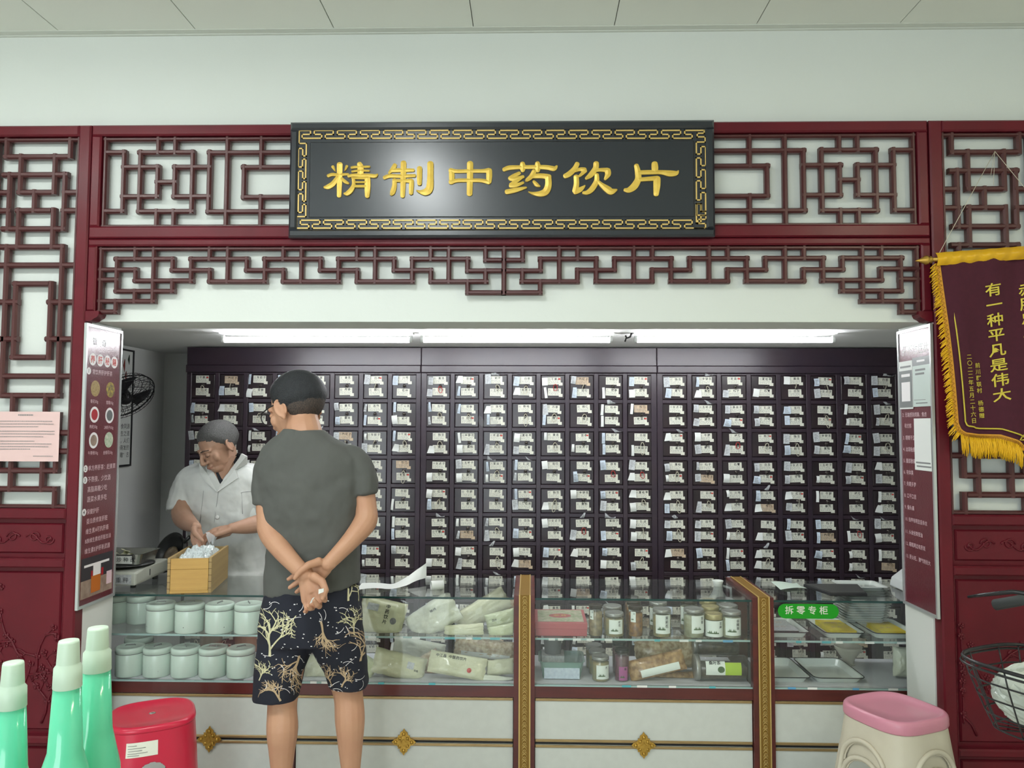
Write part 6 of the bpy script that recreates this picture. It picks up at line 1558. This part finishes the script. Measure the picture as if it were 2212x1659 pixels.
# arms: shoulder, elbow, wrist
LW_ = K(660, 1243, -.175); RW_ = K(708, 1219, -.150)
limb(b, [KR(584, 1012, .01, 25), KR(578, 1060, .0, 25), KR(580, 1115, -.02, 25), KR(584, 1150, -.05, 25), KR(612, 1192, -.11, 21), (*LW_, .0265)])
limb(b, [KR(772, 1006, .01, 25), KR(783, 1050, .0, 24), KR(790, 1098, -.01, 24), KR(788, 1128, -.03, 25.5), KR(757, 1168, -.09, 20), (*RW_, .0255)])
# left hand: palm to the camera, fingers down and curled, thumb on the inner side
hl = hand(b, LW_, (.42, -.12, -.90), (.10, -1, .0), -1, [(.95, 1.15, .6), (.85, 1.05, .6), (.70, .95, .55), (.35, .75, .5)], spread=1.12, thumb=[(.016, .026, .012), (.044, .048, .022), (.074, .052, .040), (.094, .036, .052)], sc=1.06)
# right hand: grips the left wrist, thumb over the top, fingers behind
hr = hand(b, RW_, (-.80, .10, -.59), (0.05, -1, .10), 1, [(-.05, .30, .45), (-.05, .30, .45), (.0, .35, .45), (.05, .4, .45)], spread=1.15, thumb=[(.014, .024, .018), (.040, .034, .044), (.068, .032, .060), (.092, .024, .066)], sc=1.04, L=(.062, .068, .063, .050))
body = hput(b, 'body', 'skin_tan', cu); remesh(body, .0034, 5)
# tee shirt: torso, sleeves
b = MB(); T2 = []
s_ = (3.05 + YCu) / 1650
for (x, y, rx, ry, dy, ex) in ((659, 927, 45, .079, .002, 2.05), (661, 941, 58, .086, .002, 2.1), (665, 966, 92, .094, .0, 2.3), (669, 992, 110, .102, .0, 2.5), (671, 1025, 112, .112, .005, 2.6), (674, 1080, 104, .120, .008, 2.6), (677, 1150, 97, .115, .01, 2.6), (677, 1210, 98, .114, .01, 2.5), (675, 1255, 101, .116, .01, 2.5), (674, 1272, 102, .117, .01, 2.5)):
    c = K(x, y, dy); T2.append((c[0], c[1], c[2], rx * s_, ry, ex, .022 * (y - 940) / 330))
loft(b, T2, n=72, fold=(.022, 5, .8))
limb(b, [KR(610, 1000, .005, 35), KR(588, 1009, .005, 36), KR(578, 1045, .0, 33), KR(574, 1092, -.006, 29)], end=False)
limb(b, [KR(742, 992, .005, 35), KR(766, 1000, .005, 35), KR(782, 1032, .0, 32), KR(788, 1069, -.006, 28)], end=False)
shirt = hput(b, 'tee_shirt', 'tee_grey', cu); remesh(shirt, .0065, 4, .5)
tx = bpy.data.textures.new('folds', 'CLOUDS'); tx.noise_scale = .11; dm = shirt.modifiers.new('d', 'DISPLACE'); dm.texture = tx; dm.strength = .022; dm.mid_level = .5
# shorts
b = MB(); T3 = []
for (x, y, rx, ry, dy) in ((675, 1262, 98, .110, .01), (674, 1300, 104, .118, .008), (672, 1345, 108, .122, .0), (671, 1385, 108, .115, .0)):
    c = K(x, y, dy); T3.append((c[0], c[1], c[2], rx * s_, ry, 2.6))
loft(b, T3, n=40)
def leg_tube(pts):
    rings = []
    for (x, y, rx, ry, dy) in pts: c = K(x, y, dy); rings.append((c[0], c[1], c[2], rx * s_, ry, 2.4))
    loft(b, rings, n=28)
leg_tube([(624, 1340, 58, .10, 0), (616, 1400, 58, .098, 0), (604, 1450, 51, .092, .0), (597, 1495, 47, .088, .005), (596, 1508, 46, .086, .005)])
leg_tube([(720, 1340, 58, .10, 0), (732, 1395, 56, .096, .01), (745, 1440, 48, .088, .035), (753, 1474, 42, .080, .048), (754, 1482, 41, .078, .050)])
shorts = hput(b, 'patterned_shorts', 'shorts_navy', cu); remesh(shorts, .007, 4, .6)
dm = shorts.modifiers.new('d', 'DISPLACE'); dm.texture = tx; dm.strength = .012; dm.mid_level = .5
# printed trees on the shorts: thin strips laid on the cloth surface
from mathutils.bvhtree import BVHTree
bpy.context.view_layer.update(); dg = bpy.context.evaluated_depsgraph_get()
ev = shorts.evaluated_get(dg); me_ = ev.to_mesh(); mw = shorts.matrix_world
tree_bvh = BVHTree.FromPolygons([mw @ v.co for v in me_.vertices], [tuple(p.vertices) for p in me_.polygons]); ev.to_mesh_clear()
def on_cloth(x, y):
    d = Vector(ray(x, y)).normalized(); h = tree_bvh.ray_cast(Vector(CAM), d)
    if h[0] is None: return None
    n = h[1] if h[1].dot(d) < 0 else -h[1]; return h[0] + n * .0014, n
rt = random.Random(21)
def strip(b, pts, w0, w1, mi=0):
    run = []
    def flush():
        if len(run) > 1:
            vs = []
            for i, (p, nn, w) in enumerate(run):
                t = run[min(i + 1, len(run) - 1)][0] - run[max(i - 1, 0)][0]; l = nn.cross(t)
                l = l.normalized() * w if l.length > 1e-9 else Vector((w, 0, 0)); vs += [p - l, p + l]
            b._add(vs, [(2 * i, 2 * i + 1, 2 * i + 3, 2 * i + 2) for i in range(len(run) - 1)], mi)
        run.clear()
    n = len(pts)
    for i, (x, y) in enumerate(pts):
        h = on_cloth(x, y)
        if h is None or (run and (h[0] - run[-1][0]).length > .03): flush()
        if h is not None: run.append((h[0], h[1], lerp(w0, w1, i / max(1, n - 1)) * s_ * .5))
    flush()
def grow(b, x, y, ang, ln, w, depth, mi):
    n = 7; pts = [(x, y)]; a = ang; bend = rt.uniform(-.07, .07)
    for i in range(n): a += bend + rt.uniform(-.05, .05); x += math.cos(a) * ln / n; y += math.sin(a) * ln / n; pts.append((x, y))
    strip(b, pts, w, w * .7, mi)
    if depth:
        for k in range(5 if depth > 2 else 3): grow(b, *pts[rt.choice((2, 3, 5, 6)) if k else 7], ang + (-.75, .7, -.3, .35, .05)[k] + rt.uniform(-.2, .2), ln * rt.uniform(.6, .85), max(1.1, w * .62), depth - 1, mi)
for (x, y, a, ln, w, d, m_) in ((583, 1418, -1.5, 52, 6, 3, 'print_cream'), (646, 1416, 1.75, 40, 5.5, 3, 'print_tan'), (693, 1342, 1.25, 34, 4.5, 3, 'print_tan'), (778, 1428, -1.45, 36, 6.5, 3, 'print_tan'), (752, 1298, -1.6, 26, 5.5, 2, 'print_cream'), (774, 1298, -1.5, 26, 5, 2, 'print_cream'), (738, 1484, -1.3, 20, 3.5, 3, 'print_tan'), (718, 1482, -1.9, 22, 3.5, 3, 'print_tan'), (606, 1514, -2.0, 24, 4.5, 3, 'print_tan'), (765, 1372, -1.7, 26, 3, 3, 'print_cream'), (560, 1470, -1.2, 22, 2.5, 3, 'print_cream'), (640, 1330, 2.4, 22, 2.0, 3, 'print_cream')):
    b = MB(); grow(b, x, y, a, ln, w, d, 0); hput(b, 'printed_tree', m_, cu)
b = MB()
for k in range(95):
    x, y = rt.uniform(560, 785), rt.uniform(1290, 1500); a = rt.uniform(-.6, .6); l = rt.uniform(1.5, 4); strip(b, [(x, y), (x + l * math.cos(a), y + l * math.sin(a))], 2.2, 1.6)
for k in range(34):
    x, y = rt.uniform(565, 780), rt.uniform(1300, 1490); a = rt.uniform(-1.2, 1.2); c = rt.uniform(-.3, .3); pts = []
    for i in range(7): pts.append((x, y)); a += c; x += 4 * math.cos(a); y += 4 * math.sin(a)
    strip(b, pts, 1.3, .8)
o = hput(b, 'printed_specks', 'print_white', cu); o['kind'] = 'stuff'
# hair, glasses
hl1 = lambda p: min(p.z - (-.022 if p.y < -.02 else -.022 + (p.y + .02) * 1.05), .075 - p.y + .6 * (p.z - .05))
hair_cap('hair', cu, Mh, hl1, 'hair_black', .010, .05)
hair_cap('hair_fade', cu, Mh, lambda p: min(p.z - (-.054 if p.y < -.04 else -.054 + (p.y + .04) * 1.35), .050 - p.y), 'hair_fade', .003, .03)
V_ = lambda *p: tuple(Mh @ Vector(p))
gl = MB(); gl.tube([V_(.079, -.012, .010), V_(.080, .04, .012), V_(.066, .098, .008)], .0022, 6); gl.tube([V_(-.081, -.020, .004), V_(-.082, -.005, .012), V_(-.081, .04, .012), V_(-.068, .098, .008)], .0026, 6)
for s in (-1, 1): gl.tube([V_(s * .036 + .030 * math.cos(t), .112 - abs(s * .036 + .030 * math.cos(t)) * .18, -.008 + .022 * math.sin(t)) for t in [k * math.pi / 10 for k in range(20)]], .0022, 6, closed=True)
gl.tube([V_(-.008, .112, -.002), V_(.008, .112, -.002)], .002, 6)
g = hput(gl, 'eyeglasses', 'black_plastic', cu)
for s in (-1, 1):
    b = MB(); b._add([V_(s * .036, .108, -.008)] + [V_(s * .036 + .029 * math.cos(t), .112 - abs(s * .036 + .029 * math.cos(t)) * .18, -.008 + .021 * math.sin(t)) for t in [k * math.pi / 8 for k in range(16)]], [(0, 1 + k, 1 + (k + 1) % 16) for k in range(16)]); hput(b, 'lens', 'lens', cu, g)
for s in (-1, 1):
    b = MB(); b.tube([V_(s * .052, .074, .024), V_(s * .034, .092, .030), V_(s * .012, .096, .025)], .0035, 6); hput(b, 'eyebrow', 'brow_dark', cu)
# paper ticket held in the fingers
tk = empty('paper_ticket', K(683, 1288, -.235), label='small white folded paper slip held in the clasped hands', cat='ticket')
b = MB(); p0, p1 = Vector(K(671, 1303, -.245)), Vector(K(677, 1291, -.25)); dd = (p1 - p0).normalized(); sdv = Vector((.9, 0, .45)).normalized()
b.prism([tuple(p0 - sdv * .004), tuple(p0 + sdv * .004), tuple(p1 + sdv * .004), tuple(p1 - sdv * .004)], (0, .0015, 0))
q0, q1 = Vector(K(688, 1277, -.255)), Vector(K(699, 1275, -.25)); b.prism([tuple(q0 + Vector((0, 0, -.010))), tuple(q1 + Vector((0, 0, -.006))), tuple(q1 + Vector((0, 0, .006))), tuple(q0 + Vector((0, 0, .006)))], (0, .002, 0))
o = b.build('ticket_strip', 'paper', tk); ppart(o, tk)

# ------------------------------------------------------------------ the pharmacist behind the counter
YPh = .92
def Q(px_, py_, dy=0.0): p = atY(px_, py_, YPh + dy); return (float(p[0]), float(p[1]), float(p[2]))
def QR(px_, py_, dy, rpx): s = (3.05 + YPh + dy) / 1650; return (*Q(px_, py_, dy), rpx * s)
ph = empty('person', (Q(490, 1200)[0], YPh, 0), label='person in white short sleeved coat sorting herbs at the wooden drawer', cat='person')
hc2 = Q(471, 963, -.10); Mp = head_matrix(hc2, (-.50, -.66, -.50), R_(4))
sp = (3.05 + YPh) / 1650
b = MB(); head_parts(b, Mp)
limb(b, [(*(Mp @ Vector((0, -.020, -.03))), .056), QR(490, 1005, -.06, 26), QR(496, 1030, -.02, 32)])
T4 = []
for (x, y, rx, ry, dy) in ((490, 1015, 48, .07, .0), (488, 1045, 84, .10, .0), (490, 1110, 78, .105, .02), (493, 1180, 72, .10, .04), (496, 1260, 74, .105, .05)):
    c = Q(x, y, dy); T4.append((c[0], c[1], c[2], rx * sp, ry, 2.5))
c = T4[-1]; T4 += [(c[0], c[1], .75, .165, .105, 2.5), (c[0], c[1], .60, .16, .10, 2.6)]
loft(b, T4)
for s in (-1, 1):
    limb(b, [(c[0] + s * .085, c[1], .75, .085), (c[0] + s * .09, c[1], .48, .058), (c[0] + s * .095, c[1] + .01, .28, .052), (c[0] + s * .10, c[1] + .02, .09, .036)])
    limb(b, [(c[0] + s * .10, c[1] + .05, .045, .035), (c[0] + s * .11, c[1] - .06, .04, .037), (c[0] + s * .12, c[1] - .15, .025, .026)])
Wr = Q(424, 1139, -.30); Wl = Q(500, 1141, -.27)
limb(b, [QR(414, 1042, .0, 22), QR(397, 1075, -.04, 22), QR(393, 1112, -.10, 21.5), QR(405, 1128, -.18, 19), (*Wr, .0245)])
limb(b, [QR(566, 1040, .0, 22), QR(580, 1080, -.03, 22), QR(576, 1122, -.10, 21), QR(540, 1135, -.20, 18), (*Wl, .0245)])
# his right hand dips into the bag, left hand pinches its edge
hand(b, Wr, (.30, -.42, -.85), (.55, -.15, .3), 1, [(.25, .35, .25), (.2, .35, .25), (.2, .35, .25), (.25, .4, .3)], thumb=[(.02, .028, .012), (.050, .040, .026), (.078, .034, .042), (.098, .022, .052)], sc=.98)
hand(b, Wl, (-.87, -.36, -.22), (-.20, .25, -.90), -1, [(.25, .45, .3), (.3, .5, .3), (.35, .5, .3), (.4, .55, .3)], thumb=[(.02, -.0, .022), (.05, .022, .036), (.080, .030, .044), (.102, .024, .050)], sc=.98)
body2 = hput(b, 'body', 'skin_older', ph); remesh(body2, .0036, 5)
# white coat
b = MB(); T5 = []
for (x, y, rx, ry, dy, ex) in ((492, 1000, 52, .085, .01, 2.2), (488, 1012, 76, .10, .0, 2.4), (486, 1035, 96, .115, .0, 2.6), (487, 1075, 92, .122, .01, 2.6), (490, 1120, 84, .125, .02, 2.6), (493, 1180, 82, .125, .035, 2.5), (497, 1230, 84, .13, .045, 2.5)):
    c = Q(x, y, dy); T5.append((c[0], c[1], c[2], rx * sp, ry, ex))
c = T5[-1]; T5 += [(c[0], c[1], .78, .215, .14, 2.5), (c[0], c[1], .62, .22, .145, 2.5)]
loft(b, T5, n=72, fold=(.03, 6, .7))
limb(b, [QR(426, 1030, .0, 31), QR(409, 1044, -.01, 32), QR(396, 1076, -.03, 31), QR(388, 1108, -.06, 29)], end=False)
limb(b, [QR(552, 1030, .0, 31), QR(570, 1043, -.01, 32), QR(580, 1080, -.03, 30), QR(582, 1108, -.055, 28)], end=False)
coat = hput(b, 'white_coat', 'coat_white', ph); remesh(coat, .0065, 3, .5)
tx2 = bpy.data.textures.new('coat_folds', 'CLOUDS'); tx2.noise_scale = .07; dm = coat.modifiers.new('d', 'DISPLACE'); dm.texture = tx2; dm.strength = .014; dm.mid_level = .5
bpy.context.view_layer.update(); dg = bpy.context.evaluated_depsgraph_get(); ev = coat.evaluated_get(dg); me_ = ev.to_mesh(); mw = coat.matrix_world
coat_bvh = BVHTree.FromPolygons([mw @ v.co for v in me_.vertices], [tuple(p.vertices) for p in me_.polygons]); ev.to_mesh_clear()
def on_coat(x, y, lift):
    d = Vector(ray(x, y)).normalized(); h = coat_bvh.ray_cast(Vector(CAM), d)
    if h[0] is None: return Vector(Q(x, y, -.12))
    n = h[1] if h[1].dot(d) < 0 else -h[1]; return h[0] + n * lift
def patch(poly, lift, nm, m, thick=.004):
    """piece of cloth sewn on the coat front: outline given on the coat, with its own thickness"""
    b = MB(); P = [on_coat(x, y, lift) for x, y in poly]; c = sum(P, Vector()) / len(P); n = len(P)
    back = [p + Vector((0, thick + lift, 0)) for p in P]
    b._add([c] + P + back, [(0, 1 + i, 1 + (i + 1) % n) for i in range(n)] + [(1 + i, 1 + n + i, 1 + n + (i + 1) % n, 1 + (i + 1) % n) for i in range(n)]); return hput(b, nm, m, ph)
patch([(462, 1020), (474, 1046), (492, 1022), (510, 985), (500, 985)], .006, 'neck_skin', 'skin_older')
patch([(466, 1018), (471, 1018), (483, 1040), (477, 1047)], .009, 'dark_undershirt', 'undershirt')
patch([(503, 990), (514, 978), (522, 982), (519, 998), (508, 1012)], .007, 'dark_undershirt', 'undershirt')
patch([(521, 980), (532, 986), (531, 1008), (510, 1018), (515, 1033), (471, 1062), (477, 1047), (500, 1015), (516, 990)], .014, 'lapel', 'coat_white')
patch([(430, 1000), (446, 1010), (462, 1019), (478, 1047), (471, 1062), (446, 1040), (434, 1022)], .012, 'lapel', 'coat_white')
for pts in ([(472, 1062), (468, 1090), (464, 1120), (461, 1160)], [(440, 1060), (436, 1095), (432, 1130)], [(520, 1065), (530, 1062), (556, 1060)], [(522, 1065), (524, 1110)]):
    b = MB(); b.tube([on_coat(x, y, .001) for x, y in pts], .0014, 5); hput(b, 'coat_seam', 'seam_grey', ph)
p = on_coat(470, 1117, .003); b = MB(); b.lathe([(.010, 0), (.011, .002), (.009, .004), (.001, .003)], n=18, axis='Y'); b.v = [(x + p.x, p.y - y, z + p.z) for x, y, z in b.v]; hput(b, 'button', 'button_white', ph)
p = on_coat(548, 1108, .004); b = MB(); b.box(p.x - .018, p.x + .018, p.y - .002, p.y, p.z - .026, p.z + .026); hput(b, 'name_badge', 'paper', ph)
# hair and face
hair_cap('hair', ph, Mp, lambda p: min(p.z - (-.034 if p.y < -.03 else (-.034 + (p.y + .03) * 1.15 if p.y < .045 else .052 + (p.y - .045) * .6)), .068 - p.y + .25 * (p.z - .06)), 'hair_grey', .008, .04)
V2 = lambda *p: tuple(Mp @ Vector(p))
for s in (-1, 1):
    b = MB(); b.tube([V2(s * .052, .075, .020), V2(s * .034, .094, .026), V2(s * .012, .098, .021)], [.002, .0036, .0028], 6); hput(b, 'eyebrow', 'brow_dark', ph)
    b = MB(); b.tube([V2(s * .046, .080, -.006), V2(s * .032, .0905, -.009), V2(s * .018, .0895, -.006)], [.0008, .0018, .0008], 6); hput(b, 'eyelid_line', 'brow_dark', ph)
b = MB(); b.tube([V2(-.024, .089, -.068), V2(-.010, .0985, -.067), V2(0, .0995, -.068), V2(.010, .0985, -.067), V2(.024, .089, -.068)], [.001, .0024, .0026, .0024, .001], 6); hput(b, 'lips', 'lip', ph)
